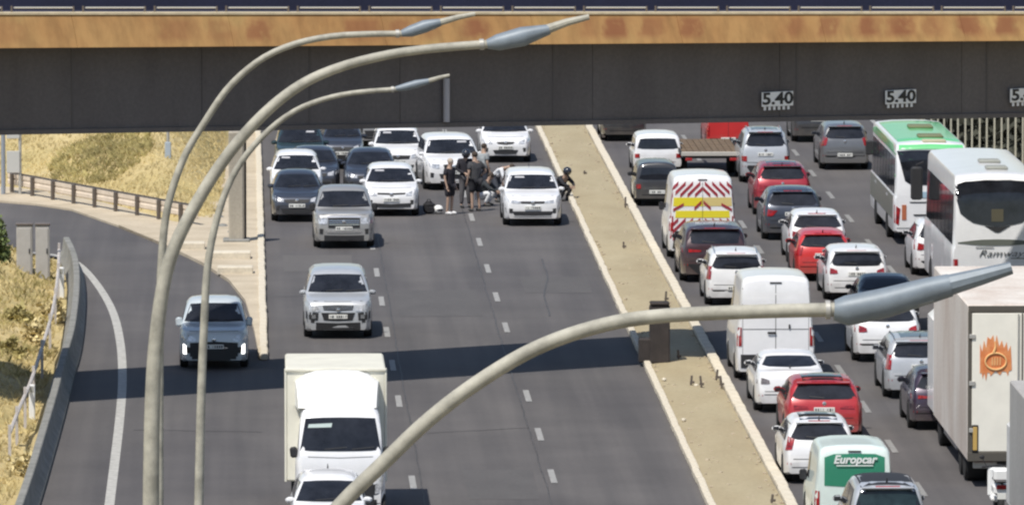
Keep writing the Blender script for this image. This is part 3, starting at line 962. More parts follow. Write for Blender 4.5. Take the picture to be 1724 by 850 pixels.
# right fence
fa, fb = Vector((22.75, 296, 0)), Vector((25.6, 272, 0))
rf = empty('palisade_fence', (0, 0, 0), 0, 'tall fence of pale vertical bars right of the green roofed bus', 'fence')
M_PALE = mat('pale_bar', (.52, .50, .40), .6, .1, var=.15)
n = 22; pm = None; fd = fb - fa
for k in range(n):
    q = fa + fd * (k / (n - 1))
    if pm is None:
        o = MB().box(0, 0, 1.9, .055, .05, 3.8).build('pale', M_PALE, rf); pm = o.data
    else: o = share('pale', pm, rf)
    o.location = q + Vector((random.uniform(-.02, .02), 0, random.uniform(-.05, .05)))
for z in (.4, 3.3):
    MB().tube([fa + Vector((0, .06, z)), fb + Vector((0, .06, z))], .03, 6).build('rail', M_PALE, rf)
mb = MB()
rr_ = random.Random(9)
for i in range(9000):
    t = rr_.uniform(-.15, 1.6); q = fa + fd * t + Vector((rr_.uniform(.8, 1.9), rr_.uniform(.8, 3), rr_.uniform(0, 4.2)))
    a = Vector((rr_.uniform(-1, 1), rr_.uniform(-1, 1), rr_.uniform(-1, 1))) * .34; b = Vector((rr_.uniform(-1, 1), rr_.uniform(-1, 1), rr_.uniform(-1, 1))) * .26
    o = len(mb.v); mb.v += [tuple(q - a), tuple(q + b), tuple(q + a), tuple(q - b)]; mb.f.append((o, o + 1, o + 2, o + 3))
tag(mb.build('hedge', mat('hedge_leaf', (.05, .052, .038), .95, var=.2, vscale=.5), smooth=0, fixn=False), 'dull dark hedge behind the tall pale fence', 'hedge', kind='stuff')
p = gz(1628, 300)
r = empty('fence_post', (22.6, 298, 0), 0, 'pale post with a small white box beside the green roofed bus', 'post')
MB().tube([(0, 0, 0), (0, 0, 4.0)], .16, 10).build('post', M_PALE, r)
MB().box(-.32, -.12, 2.62, .26, .1, .32, bev=.01).build('box', M_SIGNW, r)
MB().box(-.32, -.18, 2.62, .1, .02, .2).build('panel', M_TRIM, r)

# ------------------------------------------------------------------ vehicles
PROF = {
    'hatch': [(0, .40), (.012, .49), (.035, .545), (.12, .61), (.21, .655), (.235, .665), (.33, .83), (.415, .945), (.47, .982), (.6, 1.0), (.78, .985), (.88, .945), (.905, .92), (.955, .76), (.975, .68), (.99, .6), (1, .45)],
    'suv': [(0, .44), (.01, .54), (.03, .59), (.12, .63), (.22, .66), (.24, .67), (.32, .83), (.39, .945), (.44, .98), (.6, 1), (.85, .985), (.925, .955), (.94, .93), (.97, .77), (.985, .68), (.992, .6), (1, .46)],
    'sedan': [(0, .40), (.012, .49), (.035, .55), (.12, .615), (.24, .665), (.26, .675), (.34, .83), (.41, .945), (.48, .99), (.56, 1), (.68, .97), (.76, .88), (.85, .765), (.87, .755), (.965, .74), (.985, .68), (1, .46)],
    'pickup': [(0, .42), (.008, .55), (.02, .60), (.1, .635), (.21, .655), (.225, .665), (.29, .84), (.345, .95), (.38, .985), (.45, 1), (.56, .99), (.6, .95), (.625, .66), (.64, .63), (.97, .62), (.99, .6), (1, .45)],
    'van': [(0, .32), (.008, .40), (.03, .44), (.10, .47), (.16, .50), (.19, .54), (.25, .72), (.31, .9), (.35, .965), (.42, .99), (.6, 1), (.96, 1), (.98, .99), (.99, .965), (.996, .9), (1, .82)],
    'jeep': [(0, .44), (.01, .52), (.03, .56), (.15, .58), (.27, .59), (.29, .6), (.34, .84), (.37, .955), (.4, .985), (.6, 1), (.9, .995), (.955, .98), (.97, .94), (.985, .75), (.992, .6), (1, .5)],
    'coach': [(0, .55), (.006, .8), (.012, .92), (.03, .98), (.06, 1), (.5, 1), (.93, 1), (.965, .985), (.98, .95), (.99, .85), (.996, .65), (1, .5)],
    'cab': [(0, .40), (.008, .50), (.02, .60), (.04, .64), (.11, .80), (.18, .93), (.22, .97), (.32, 1), (.98, 1), (1, .98)],
}
BELT = {'hatch': .645, 'suv': .64, 'sedan': .66, 'pickup': .63, 'van': .50, 'jeep': .58, 'coach': .5, 'cab': .60}
TUM = {'hatch': .33, 'suv': .26, 'sedan': .37, 'pickup': .27, 'van': .085, 'jeep': .14, 'coach': .03, 'cab': .10}
LEN = {'hatch': 3.95, 'suv': 4.4, 'sedan': 4.5, 'pickup': 5.1, 'van': 4.9, 'jeep': 3.5, 'coach': 10, 'cab': 2.3}

def interp(tab, t):
    for i in range(len(tab) - 1):
        if tab[i][0] <= t <= tab[i + 1][0]:
            a, b = tab[i], tab[i + 1]
            return a[1] + (b[1] - a[1]) * (t - a[0]) / max(1e-9, b[0] - a[0])
    return tab[-1][1] if t > tab[-1][0] else tab[0][1]

class Body:
    def __init__(s, kind, L, W, H, wheel_r=.33, frontt=.19, reart=.80, big=False):
        s.kind, s.L, s.W, s.H = kind, L, W, H
        s.belt = BELT[kind] * H; s.tum = TUM[kind]; s.wr = wheel_r
        s.yf = -L / 2 + frontt * L; s.yr = -L / 2 + reart * L
        prof = PROF[kind]
        R = wheel_r + .045
        ys = set()
        for t, _ in prof: ys.add(round(t * L - L / 2, 4))
        for k in range(1, 14): ys.add(round(-L / 2 + L * k / 14, 4))
        for e in (.04, .1, .2, .35, .55):
            ys.add(round(-L / 2 + e, 4)); ys.add(round(L / 2 - e, 4))
        arches = [y for y in (s.yf, s.yr) if y < L / 2 - R - .05]
        for yw in arches:
            for q in (-1, -.97, -.8, -.5, 0, .5, .8, .97, 1): ys.add(round(yw + R * q, 4))
        ys = sorted(ys)
        ys2 = [ys[0]]
        for y in ys[1:]:
            if y - ys2[-1] > .006: ys2.append(y)
        s.mb = MB(); secs = []
        box = kind in ('van', 'coach', 'cab')
        sharp = kind in ('van', 'jeep', 'coach', 'cab')
        for y in ys2:
            t = (y + L / 2) / L
            T = interp(prof, t) * H
            ef = y + L / 2; er = L / 2 - y
            r_ = .3 if sharp else .6
            af = .10 if sharp else .17
            ar = .05 if sharp else .13
            if kind == 'cab': ar = 0
            hw = W / 2 * (1 - af * max(0, (r_ - ef) / r_) ** 2 - ar * max(0, (r_ - er) / r_) ** 2)
            z0 = .2 if not big else .35
            z0 += .05 * max(0, 1 - min(ef, er) / .3)
            for yw in arches:
                dd = abs(y - yw)
                if dd <= R * .985:
                    z0 = max(z0, s.wr + math.sqrt(max(0, R * R - dd * dd)))
            z0 = min(z0, T - .14)
            zbelt = min(s.belt, T - .07)
            g = T - zbelt
            zl = z0
            wb = hw * .955
            wt = wb - s.tum * g
            cr = .02 * min(1, g / .3) + (.03 if sharp and kind != 'coach' else .015)
            if kind == 'coach': cr = .06
            rr = min(g * .35, .10 if kind == 'coach' else .13)
            pts_ = [(0, z0), (hw * .93, z0), (hw * .985, z0 + .04), (hw * 1.0, z0 + .4 * (zbelt - z0)), (hw * .998, z0 + .7 * (zbelt - z0)), (hw * .985, zbelt - min(.06, .2 * (zbelt - z0))), (wb, zbelt),
                    (wb - s.tum * g * .5, zbelt + g * .5), (wt + s.tum * rr, T - rr), (wt - rr * .25, T - rr * .35), (wt - rr * .9, T), (wt * .5, T + cr * .8), (0, T + cr)]
            secs.append(len(s.mb.v))
            for x, z in pts_: s.mb.v.append((x, y, z))
            for x, z in pts_[1:-1]: s.mb.v.append((-x, y, z))
        n = 13; m = 24
        def idx(sec, k):   # ring order: 0..12 right side up, then left side down
            if k <= 12: return sec + k
            return sec + 13 + (11 - (k - 13)) - 1 + 0
        ring = list(range(13)) + [13 + k for k in range(10, -1, -1)]
        for i in range(len(secs) - 1):
            for k in range(24):
                a = secs[i] + ring[k]; b = secs[i] + ring[(k + 1) % 24]
                c = secs[i + 1] + ring[(k + 1) % 24]; d_ = secs[i + 1] + ring[k]
                s.mb.f.append((a, b, c, d_))
        for sec in (secs[0], secs[-1]):
            # grid cap: bands between mirrored points
            for k in range(0, 12):
                a = sec + k; b = sec + k + 1
                a2 = sec + (13 + k - 1) if k > 0 else a
                b2 = sec + (13 + k) if k + 1 < 12 else b
                f = [a, b, b2, a2]
                f2 = []
                for q in f:
                    if q not in f2: f2.append(q)
                if len(f2) > 2: s.mb.f.append(tuple(f2))
        s.bvh = BVHTree.FromPolygons([Vector(v) for v in s.mb.v], s.mb.f)
    def hw(s, z):
        return s.W / 2 * .985 if z <= s.belt else s.W / 2 * .955 - s.tum * (z - s.belt)
    def hit(s, axis, a, z):
        """axis F: ray from the front at x=a; R from rear; +1/-1: from the side at y=a; T from above at x=a,y=z"""
        if axis == 'F': o, d = Vector((a, -s.L, z)), Vector((0, 1, 0))
        elif axis == 'R': o, d = Vector((a, s.L, z)), Vector((0, -1, 0))
        elif axis == 'T': o, d = Vector((a, z, 9)), Vector((0, 0, -1))
        elif axis == 'P': o, d = Vector((3, a, z)), Vector((-1, 0, 0))
        else: o, d = Vector((-3, a, z)), Vector((1, 0, 0))
        h = s.bvh.ray_cast(o, d)
        if h[0] is None: return None
        nm = h[1]
        if nm.dot(d) > 0: nm = -nm
        return h[0], nm, d
    def panel(s, axis, bot, top, rows, name, m, parent, off=.008, cols=3):
        """patch hugging the body: bot/top polylines of (u,z)"""
        def resample(pl, n):
            ls = [0]
            for i in range(len(pl) - 1): ls.append(ls[-1] + math.hypot(pl[i + 1][0] - pl[i][0], pl[i + 1][1] - pl[i][1]))
            out = []
            for k in range(n + 1):
                t = ls[-1] * k / n
                for i in range(len(pl) - 1):
                    if t <= ls[i + 1] + 1e-9:
                        u = (t - ls[i]) / max(1e-9, ls[i + 1] - ls[i])
                        out.append((pl[i][0] + (pl[i + 1][0] - pl[i][0]) * u, pl[i][1] + (pl[i + 1][1] - pl[i][1]) * u)); break
            return out
        B = resample(bot, cols); Tp = resample(top, cols)
        mb = MB(); grid = []
        last = None
        for r in range(rows + 1):
            row = []
            for c in range(cols + 1):
                t = r / rows
                u = B[c][0] + (Tp[c][0] - B[c][0]) * t; z = B[c][1] + (Tp[c][1] - B[c][1]) * t
                h = s.hit(axis, u, z)
                if h is None:
                    for sh_ in (.97, .94, .9, .85, .75):
                        h = s.hit(axis, u * sh_ if axis in 'FRT' else u, z if axis in 'FRT' else z * sh_)
                        if h: break
                if h is None and last: h = last
                last = h
                row.append(h)
            grid.append(row)
        nr, nc = rows + 1, cols + 1
        for r in range(nr):
            for c in range(nc):
                p, nm, d = grid[r][c]
                mb.v.append(tuple(p + nm * off - d * off * .3))
        for r in range(nr):
            for c in range(nc):
                p, nm, d = grid[r][c]
                mb.v.append(tuple(p - nm * .004 + d * .012))
        q = nr * nc
        for r in range(rows):
            for c in range(cols):
                a = r * nc + c
                mb.f.append((a, a + 1, a + nc + 1, a + nc))
        for c in range(cols):
            mb.f.append((c, c + 1, q + c + 1, q + c)); a = rows * nc + c
            mb.f.append((a, a + 1, q + a + 1, q + a))
        for r in range(rows):
            a = r * nc; mb.f.append((a, a + nc, q + a + nc, q + a)); a += nc - 1
            mb.f.append((a, a + nc, q + a + nc, q + a))
        return mb.build(name, m, parent, smooth=40)

WM = {}
def wheel_meshes():
    t = MB().lathe((0, 0, 0), (1, 0, 0), [(.62, -.30), (.92, -.30), (1.0, -.22), (1.0, .22), (.92, .30), (.62, .30)], 24).build('tyre', M_TYRE)
    r = MB().lathe((0, 0, 0), (1, 0, 0), [(.63, -.26), (.63, .22), (.58, .27), (.5, .2), (.16, .17), (.13, .22)], 20)
    for k in range(5):
        a = k * 2 * math.pi / 5
        r.box(.24, math.cos(a) * .36, math.sin(a) * .36, .06, .12, .5, Matrix.Rotation(a - math.pi / 2, 3, 'X'))
    r = r.build('rim', M_RIM)
    WM['t'], WM['r'] = t.data, r.data
    bpy.data.objects.remove(t); bpy.data.objects.remove(r)
wheel_meshes()
def add_wheel(root, x, y, r, wd=.22):
    sgn = 1 if x > 0 else -1
    w_ = share('wheel', WM['t'], root, (x - sgn * wd / 2 * 1.0, y, r), (0, 0, 0 if sgn > 0 else math.pi), (wd / .6, r, r))
    share('rim', WM['r'], w_)
    return w_

def plate_on(b, axis, zc, root, wd=.5, hh=.115, xo=0, chars=True):
    h = b.hit(axis, xo, zc)
    if not h: return
    sgn = -1 if axis == 'F' else 1
    y = h[0].y + sgn * .022
    o = MB().box(xo, y, zc, wd, .02, hh, bev=.005).build('number_plate', M_PLATE, root)
    if chars:
        mb = MB()
        rq = random.Random(CARN[0]); gap = rq.randint(2, 4)
        for k in range(8):
            if k == gap: continue
            mb.box(xo - wd * .40 + k * wd * .115, y + sgn * .012, zc, wd * rq.choice((.02, .055, .065, .07)), .004, hh * .55)
            if rq.random() < .5: mb.box(xo - wd * .38 + k * wd * .115, y + sgn * .012, zc + hh * rq.choice((-.2, 0, .2)), wd * .06, .005, hh * .12)
        tag(mb.build('plate_characters', M_PLCH, o, smooth=0), kind='stuff')

CARN = [0]
def car(name, kind, face, x0, x1, yb, yt, colour, label, cat=None, group=None, H=None, L=None, rot=0.0, front='std', rear='std', D=None, glass=None, seed=0, rails=False, lit=False, W=None, zoff=0, lampm=None, tl=None, roofcol=None, plate=True):
    L = L or LEN[kind]
    CARN[0] += 1; rg = random.Random(CARN[0] * 31 + 5); v1, v2, v3 = rg.random(), rg.random(), rg.random()
    wheelr = {'coach': .45, 'pickup': .38, 'suv': .35, 'van': .34}.get(kind, .32)
    wfr = {'coach': .2}.get(kind, .19)
    # distance of the near wheel contact, or from a given roof height
    roof_t = .95 if kind in ('van', 'coach', 'jeep') else .5
    if yb is not None:
        dw = gz((x0 + x1) / 2, yb).y
        near = dw - wfr * L * (.9 if kind != 'coach' else .25)
        if H is None:
            yroof = near + L * roof_t
            H = gy((x0 + x1) / 2, yt, yroof).z
    else:
        # find near distance such that the roof reaches yt
        yroof = None
        p = gz((x0 + x1) / 2, yt, H)
        near = p.y - L * roof_t
    if D is not None: near = D
    yend = near + .12 * L
    pc0, pc1 = gy(x0, yb or yt, yend).x, gy(x1, yb or yt, yend).x
    if W is None: W = pc1 - pc0
    xc = (pc0 + pc1) / 2
    if W > 2.02 and kind not in ('coach',): W = 2.02
    b = Body(kind, L, W, H, wheelr, big=(kind == 'coach'), frontt=(.25 if kind == 'coach' else .185), reart=(.72 if kind == 'coach' else .80))
    root = empty(name, (xc, near + L / 2, zoff), (0 if face == 'F' else math.pi) + rot, label, cat or 'car', group)
    pm_ = paint(colour)
    b.mb.build('body', pm_, root, smooth=38)
    G = glass or M_GLASS
    belt = b.belt; hw = b.hw
    HH = H
    # underbody and wheels
    MB().box(0, 0, .36, W * .8, L * .88, .3, bev=.05).build('underbody', M_TRIM, root)
    for y in (b.yf, b.yr):
        for sg in (-1, 1): add_wheel(root, sg * (W / 2 + .004), y, wheelr)
    def Fp(axis, bot, top, rows, nm, m, off=.008, cols=4):
        bot = [(x * W / 2, z * HH) for x, z in bot]; top = [(x * W / 2, z * HH) for x, z in top]
        return b.panel(axis, bot, top, rows, nm, m, root, off, cols)
    prof = PROF[kind]
    cowl = {'hatch': .68, 'suv': .685, 'sedan': .69, 'pickup': .68, 'van': .555, 'jeep': .62, 'cab': .645, 'coach': .45}[kind]
    topz = {'hatch': .935, 'suv': .935, 'sedan': .935, 'pickup': .935, 'van': .87, 'jeep': .94, 'cab': .93, 'coach': .86}[kind]
    # --- front
    if kind != 'coach':
        wb_, wt_ = hw(cowl * HH) - .05, hw(topz * HH) - .10
        b.panel('F', [(-wb_, cowl * HH + .015), (-wb_ * .5, cowl * HH), (0, cowl * HH - .004), (wb_ * .5, cowl * HH), (wb_, cowl * HH + .015)],
                [(-wt_, topz * HH - .01), (-wt_ * .5, topz * HH + .008), (0, topz * HH + .012), (wt_ * .5, topz * HH + .008), (wt_, topz * HH - .01)], 6, 'windscreen', G, root, .006, 8)
        hl = .47 if kind not in ('van', 'cab') else .36
        if face == 'F':
            lm = M_LAMPW
            for sg in (-1, 1):
                s_ = lambda pl: [(sg * x, z) for x, z in pl]
                if front == 'pickup':
                    Fp('F', s_([(.56, .44), (.75, .44), (.94, .45)]), s_([(.54, .54), (.75, .55), (.93, .55)]), 2, 'headlight', M_LAMPW)
                elif front == 'trucklow':
                    Fp('F', s_([(.76, .27), (.96, .29)]), s_([(.78, .40), (.94, .44)]), 2, 'headlight', M_LAMPW)
                elif front == 'bmw':
                    Fp('F', s_([(.5, .44), (.7, .45), (.92, .48)]), s_([(.5, .52), (.7, .53), (.93, .55)]), 2, 'headlight', M_LAMPW)
                    Fp('F', s_([(.04, .40), (.2, .40), (.32, .42)]), s_([(.06, .51), (.2, .52), (.36, .51)]), 2, 'kidney_grille', M_TRIM)
                elif front == 'slim':
                    Fp('F', s_([(.42, .455), (.7, .46), (.95, .50)]), s_([(.42, .495), (.7, .52), (.95, .56)]), 2, 'headlight', M_LAMPW)
                else:
                    Fp('F', s_([(.52, .44), (.75, .44), (.94, .49)]), s_([(.54, .50), (.75, .54), (.95, .58)]), 2, 'headlight', M_LAMPW)
                if lit:
                    Fp('F', s_([(.80, .25), (.89, .25)]), s_([(.82, .38), (.89, .40)]), 3, 'daytime_light', M_LIT, .014, 2)
                Fp('F', s_([(.70, .26), (.9, .27)]), s_([(.68, .35), (.93, .37)]), 2, 'fog_light_recess', M_TRIM, .006, 2)
            if front == 'pickup':
                Fp('F', [(-.52, .37), (0, .365), (.52, .37)], [(-.52, .55), (0, .56), (.52, .55)], 2, 'grille', M_TRIM)
                for z in (.42, .455, .49):
                    Fp('F', [(-.5, z), (0, z), (.5, z)], [(-.5, z + .016), (0, z + .016), (.5, z + .016)], 1, 'grille_bar', M_CHROME, .018)
                Fp('F', [(-.56, .545), (0, .55), (.56, .545)], [(-.56, .575), (0, .58), (.56, .575)], 1, 'grille_frame', M_CHROME, .016)
                Fp('F', [(-.97, .15), (0, .145), (.97, .15)], [(-.97, .245), (0, .235), (.97, .245)], 1, 'lower_bumper', M_TRIM, .01, 6)
                Fp('F', [(-.86, .285), (0, .28), (.86, .285)], [(-.86, .325), (0, .32), (.86, .325)], 1, 'bumper_bar', M_CHROME, .012, 5)
            elif front == 'bmw':
                Fp('F', [(-.45, .24), (0, .23), (.45, .24)], [(-.5, .33), (0, .33), (.5, .33)], 1, 'lower_intake', M_TRIM)
            elif front == 'slim':
                Fp('F', [(-.4, .455), (0, .45), (.4, .455)], [(-.42, .495), (0, .495), (.42, .495)], 1, 'grille', M_TRIM)
                Fp('F', [(-.62, .22), (0, .21), (.62, .22)], [(-.72, .30), (0, .30), (.72, .30)], 2, 'lower_intake', M_TRIM)
                Fp('F', [(-.62, .19), (0, .185), (.62, .19)], [(-.66, .205), (0, .20), (.66, .205)], 1, 'lower_lip', M_CHROME)
            elif front == 'wide':
                Fp('F', [(-.5, .47), (0, .46), (.5, .47)], [(-.52, .505), (0, .50), (.52, .505)], 1, 'grille', M_TRIM)
                Fp('F', [(-.70, .20), (0, .19), (.70, .20)], [(-.72, .29), (0, .27), (.72, .29)], 2, 'lower_intake', M_TRIM)
            elif front == 'oval':
                Fp('F', [(-.3, .44), (0, .42), (.3, .44)], [(-.36, .485), (0, .495), (.36, .485)], 2, 'grille', M_TRIM)
                Fp('F', [(-.42, .21), (0, .20), (.42, .21)], [(-.5, .30), (0, .31), (.5, .30)], 2, 'lower_intake', M_TRIM)
            elif front == 'blacklow':
                Fp('F', [(-.7, .21), (0, .20), (.7, .21)], [(-.7, .42), (0, .44), (.7, .42)], 3, 'grille', M_TRIM)
                Fp('F', [(-.4, .335), (.4, .335)], [(-.4, .35), (.4, .35)], 1, 'grille_bar', M_CHROME, .016)
                Fp('F', [(-.95, .17), (0, .165), (.95, .17)], [(-.95, .24), (0, .23), (.95, .24)], 1, 'lower_bumper', M_TRIM, .01, 6)
            elif front == 'fort':
                Fp('F', [(-.42, .46), (0, .45), (.42, .46)], [(-.46, .53), (0, .54), (.46, .53)], 2, 'grille', M_TRIM)
                for z in (.475, .505): Fp('F', [(-.42, z), (0, z), (.42, z)], [(-.42, z + .014), (0, z + .014), (.42, z + .014)], 1, 'grille_bar', M_CHROME, .016)
                Fp('F', [(-.42, .30), (0, .29), (.42, .30)], [(-.5, .42), (0, .42), (.5, .42)], 2, 'lower_intake', M_TRIM)
                for sg in (-1, 1):
                    Fp('F', [(sg * .60, .30), (sg * .94, .32)], [(sg * .58, .42), (sg * .94, .44)], 2, 'corner_intake', M_TRIM, .01, 3)
                    Fp('F', [(sg * .66, .33), (sg * .78, .33)], [(sg * .66, .39), (sg * .78, .39)], 2, 'fog_light', M_CHROME, .02, 2)
                Fp('F', [(-.97, .15), (0, .145), (.97, .15)], [(-.97, .275), (0, .255), (.97, .275)], 1, 'lower_bumper', M_TRIM, .01, 6)
            elif front == 'trucklow':
                Fp('F', [(-.74, .17), (0, .16), (.74, .17)], [(-.72, .37), (-.58, .42), (0, .44), (.58, .42), (.72, .37)], 3, 'grille', M_TRIM, .012, 8)
                Fp('F', [(-.8, .13), (0, .12), (.8, .13)], [(-.8, .22), (0, .22), (.8, .22)], 1, 'lower_intake', M_TRIM)
            else:
                Fp('F', [(-.44, .42), (0, .41), (.44, .42)], [(-.5, .49), (0, .495), (.5, .49)], 2, 'grille', M_TRIM)
                Fp('F', [(-.56, .2), (0, .19), (.56, .2)], [(-.64, .30), (0, .305), (.64, .30)], 2, 'lower_intake', M_TRIM)
            if plate: plate_on(b, 'F', (.36 if front != 'slim' else .37) * HH, root)
            bz = .47 if front != 'pickup' else .48
            h = b.hit('F', 0, bz * HH)
            if h: MB().lathe((0, h[0].y - .03, bz * HH), (0, -1, 0), [(.055, -.03), (.055, .01), (.04, .018)], 12).build('badge', M_CHROME, root)
            Fp('F', [(-.9, .155), (0, .15), (.9, .155)], [(-.88, .19), (0, .185), (.88, .19)], 1, 'bumper_trim', M_TRIM)
            # bonnet shut line
            Fp('F', [(-.72, .595), (0, .585), (.72, .595)], [(-.72, .6), (0, .59), (.72, .6)], 1, 'bonnet_line', M_TRIM, .003)
            # wipers on windscreen
            for xw in (-.35, .25):
                Fp('F', [(xw, cowl + .012), (xw + .5, cowl + .03)], [(xw, cowl + .02), (xw + .5, cowl + .038)], 1, 'wiper', M_TRIM, .016, 3)
    # --- rear
    if kind not in ('coach', 'cab'):
        if kind in ('van',): z0r, z1r = .60, .86
        elif kind == 'pickup': z0r, z1r = .68, .92
        elif kind == 'sedan': z0r, z1r = .79, .955
        elif kind == 'jeep': z0r, z1r = .64, .90
        elif kind == 'suv': z0r, z1r = .70, .92
        else: z0r, z1r = .71, .92
        z0r += (v1 - .5) * .03; z1r += (v2 - .6) * .02
        if not (kind == 'van' and rear in ('chevron', 'hire', 'plainvan')):
            wb_, wt_ = hw(z0r * HH) - .09, hw(z1r * HH) - .14
            b.panel('R', [(-wb_, z0r * HH + .03), (-wb_ * .85, z0r * HH), (0, z0r * HH - .012), (wb_ * .85, z0r * HH), (wb_, z0r * HH + .03)],
                    [(-wt_, z1r * HH - .02), (-wt_ * .7, z1r * HH), (0, z1r * HH + .005), (wt_ * .7, z1r * HH), (wt_, z1r * HH - .02)], 6, 'rear_window', G, root, .006, 8)
    if face == 'R' and kind not in ('coach', 'cab'):
        if tl is None and kind in ('hatch', 'suv', 'sedan'): tl = ('std', 'wrap', 'high', 'slim')[int(v3 * 4)] if kind != 'sedan' else ('std', 'slim')[int(v3 * 2)]
        t_style = tl or {'van': 'tall', 'jeep': 'low', 'pickup': 'tallp'}.get(kind, 'std')
        for sg in (-1, 1):
            s_ = lambda pl: [(sg * x, z) for x, z in pl]
            if t_style == 'std': tlp = [(.60, .54), (.78, .53), (.95, .53)], [(.62, .60), (.78, .64), (.94, .66)]
            elif t_style == 'wrap': tlp = [(.66, .50), (.8, .48), (.95, .50)], [(.52, .60), (.78, .60), (.94, .68)]
            elif t_style == 'high': tlp = [(.78, .55), (.94, .53)], [(.70, .70), (.86, .74)]
            elif t_style == 'slim': tlp = [(.40, .555), (.7, .55), (.95, .54)], [(.42, .59), (.7, .60), (.95, .62)]
            elif t_style == 'tall': tlp = [(.86, .34), (.97, .34)], [(.86, .52), (.965, .52)]
            elif t_style == 'vert': tlp = [(.84, .50), (.97, .50)], [(.80, .74), (.90, .74)]
            elif t_style == 'low': tlp = [(.74, .42), (.93, .42)], [(.74, .52), (.93, .52)]
            else: tlp = [(.86, .44), (.97, .44)], [(.86, .60), (.965, .60)]
            Fp('R', s_(tlp[0]), s_(tlp[1]), 2, 'tail_light', lampm or M_LAMPR, .012, 3)
        if t_style == 'low' and name.startswith('off'):
            pass
        pz = {'van': .28, 'jeep': .34, 'pickup': .40}.get(kind, (.53 + .03 * v1) if (rear != 'lowplate' and v2 > .35) else .34)
        if plate: plate_on(b, 'R', pz * HH, root)
        bt = .13 if kind == 'van' else .165
        bh_ = .10 + .11 * v1; bi = .62 + .3 * v3
        Fp('R', [(-.88, bt), (0, bt - .01), (.88, bt)], [(-bi, bt + bh_), (0, bt + bh_), (bi, bt + bh_)], 1, 'bumper_trim', M_TRIM, .01)
        if kind in ('hatch', 'suv', 'sedan'):
            Fp('R', [(-.74, .395), (0, .39), (.74, .395)], [(-.74, .405), (0, .40), (.74, .405)], 1, 'tailgate_line', M_TRIM, .003)
            for sg in (-1, 1):
                Fp('R', [(sg * .80, .31), (sg * .90, .31)], [(sg * .80, .34), (sg * .90, .34)], 1, 'rear_reflector', M_LAMPR, .008, 1)
            h = b.hit('R', 0, .635 * HH)
            if h: MB().lathe((0, h[0].y + .01, .635 * HH), (0, 1, 0), [(.05, -.03), (.05, .012), (.03, .02)], 12).build('badge', M_CHROME, root)
            if kind != 'sedan':
                Fp('R', [(-.3, .955), (.3, .955)], [(-.3, .965), (.3, .965)], 1, 'brake_light', M_LAMPR, .02, 2)
                Fp('R', [(.0, .715), (.38, .735)], [(.0, .725), (.38, .745)], 1, 'rear_wiper', M_TRIM, .018, 3)
        if kind == 'van' and rear != 'chevron':
            Fp('R', [(-.008, .22), (.008, .22)], [(-.008, .93), (.008, .93)], 6, 'door_seam', M_TRIM, .004, 1)
    # side windows
    if kind in ('hatch', 'suv', 'sedan', 'jeep', 'pickup'):
        zb_, zt_ = belt + .03, (.915 if kind != 'jeep' else .93) * HH
        tf = {'hatch': .31, 'suv': .30, 'sedan': .33, 'jeep': .36, 'pickup': .29}[kind]
        te = {'hatch': .88, 'suv': .90, 'sedan': .79, 'jeep': .93, 'pickup': .59}[kind]
        mid = (tf + te) / 2 + .03
        for ax in ('P', 'N'):
            for (a0, a1, a2, a3, nm) in ((tf, mid - .012, tf + .10, mid - .012, 'front_side_window'), (mid + .012, te, mid + .012, te - .05, 'rear_side_window')):
                Y = lambda t: -L / 2 + t * L
                b.panel(ax, [(Y(a0), zb_), (Y(a1), zb_)], [(Y(a2), zt_), (Y(a3), zt_)], 3, nm, G, root, .006, 4)
            b.panel(ax, [(-L / 2 + .47 * L, .32), (-L / 2 + .475 * L, .32)], [(-L / 2 + .47 * L, belt - .02), (-L / 2 + .475 * L, belt - .02)], 2, 'door_line', M_TRIM, root, .002, 1)
    elif kind in ('van', 'cab'):
        for ax in ('P', 'N'):
            Y = lambda t: -L / 2 + t * L
            a0, a1, a2 = (.24, .40, .31) if kind == 'van' else (.14, .80, .26)
            b.panel(ax, [(Y(a0), belt + .06), (Y(a1), belt + .06)], [(Y(a2), .82 * HH), (Y(a1), .82 * HH)], 3, 'side_window', G, root, .006, 4)
    # mirrors
    if kind != 'coach':
        tm = {'hatch': .31, 'suv': .29, 'sedan': .33, 'pickup': .275, 'van': .23, 'jeep': .33, 'cab': .16}[kind]
        my = -L / 2 + tm * L; mz = belt + .07
        big = kind in ('van', 'cab', 'pickup')
        for sg in (-1, 1):
            xx = hw(mz) + .085
            q = MB().box(sg * xx, my, mz, .19 if not big else .17, .11, .125 if not big else .24, Matrix.Rotation(sg * .12, 3, 'Y'), bev=.04)
            q.box(sg * (xx - .12), my, mz - .04, .14, .05, .04)
            mo = q.build('wing_mirror', pm_ if colour not in ('midgrey',) and kind not in ('van', 'cab') else M_TRIM, root)
            if face == 'R': MB().box(sg * xx, my + .058, mz, .14, .008, .085 if not big else .2, bev=.003).build('mirror_glass', M_GLASS, mo)
    if face == 'F' and kind in ('hatch', 'suv', 'sedan') and v2 < .6:
        sx_ = (-1 if v1 < .5 else 1) * .4
        Fp('F', [(sx_ - .17, .885), (sx_ + .17, .885)], [(sx_ - .15, .915), (sx_ + .15, .915)], 1, 'painted_reflection', mat('reflection_grey', (.42, .42, .44), .6), .008, 2)  # pale grey patch imitating a reflection in the upper windscreen
    if rails:
        for sg in (-1, 1):
            rp_ = []
            for t in (.42, .5, .65, .8, .9):
                y = -L / 2 + t * L; xx = hw(.97 * HH) - .1
                h = b.hit('T', sg * xx, y)
                if h: rp_.append(h[0] + Vector((0, 0, .05 if .45 < t < .88 else .0)))
            MB().tube(rp_, .018, 6).build('roof_rail', M_CHROME, root)
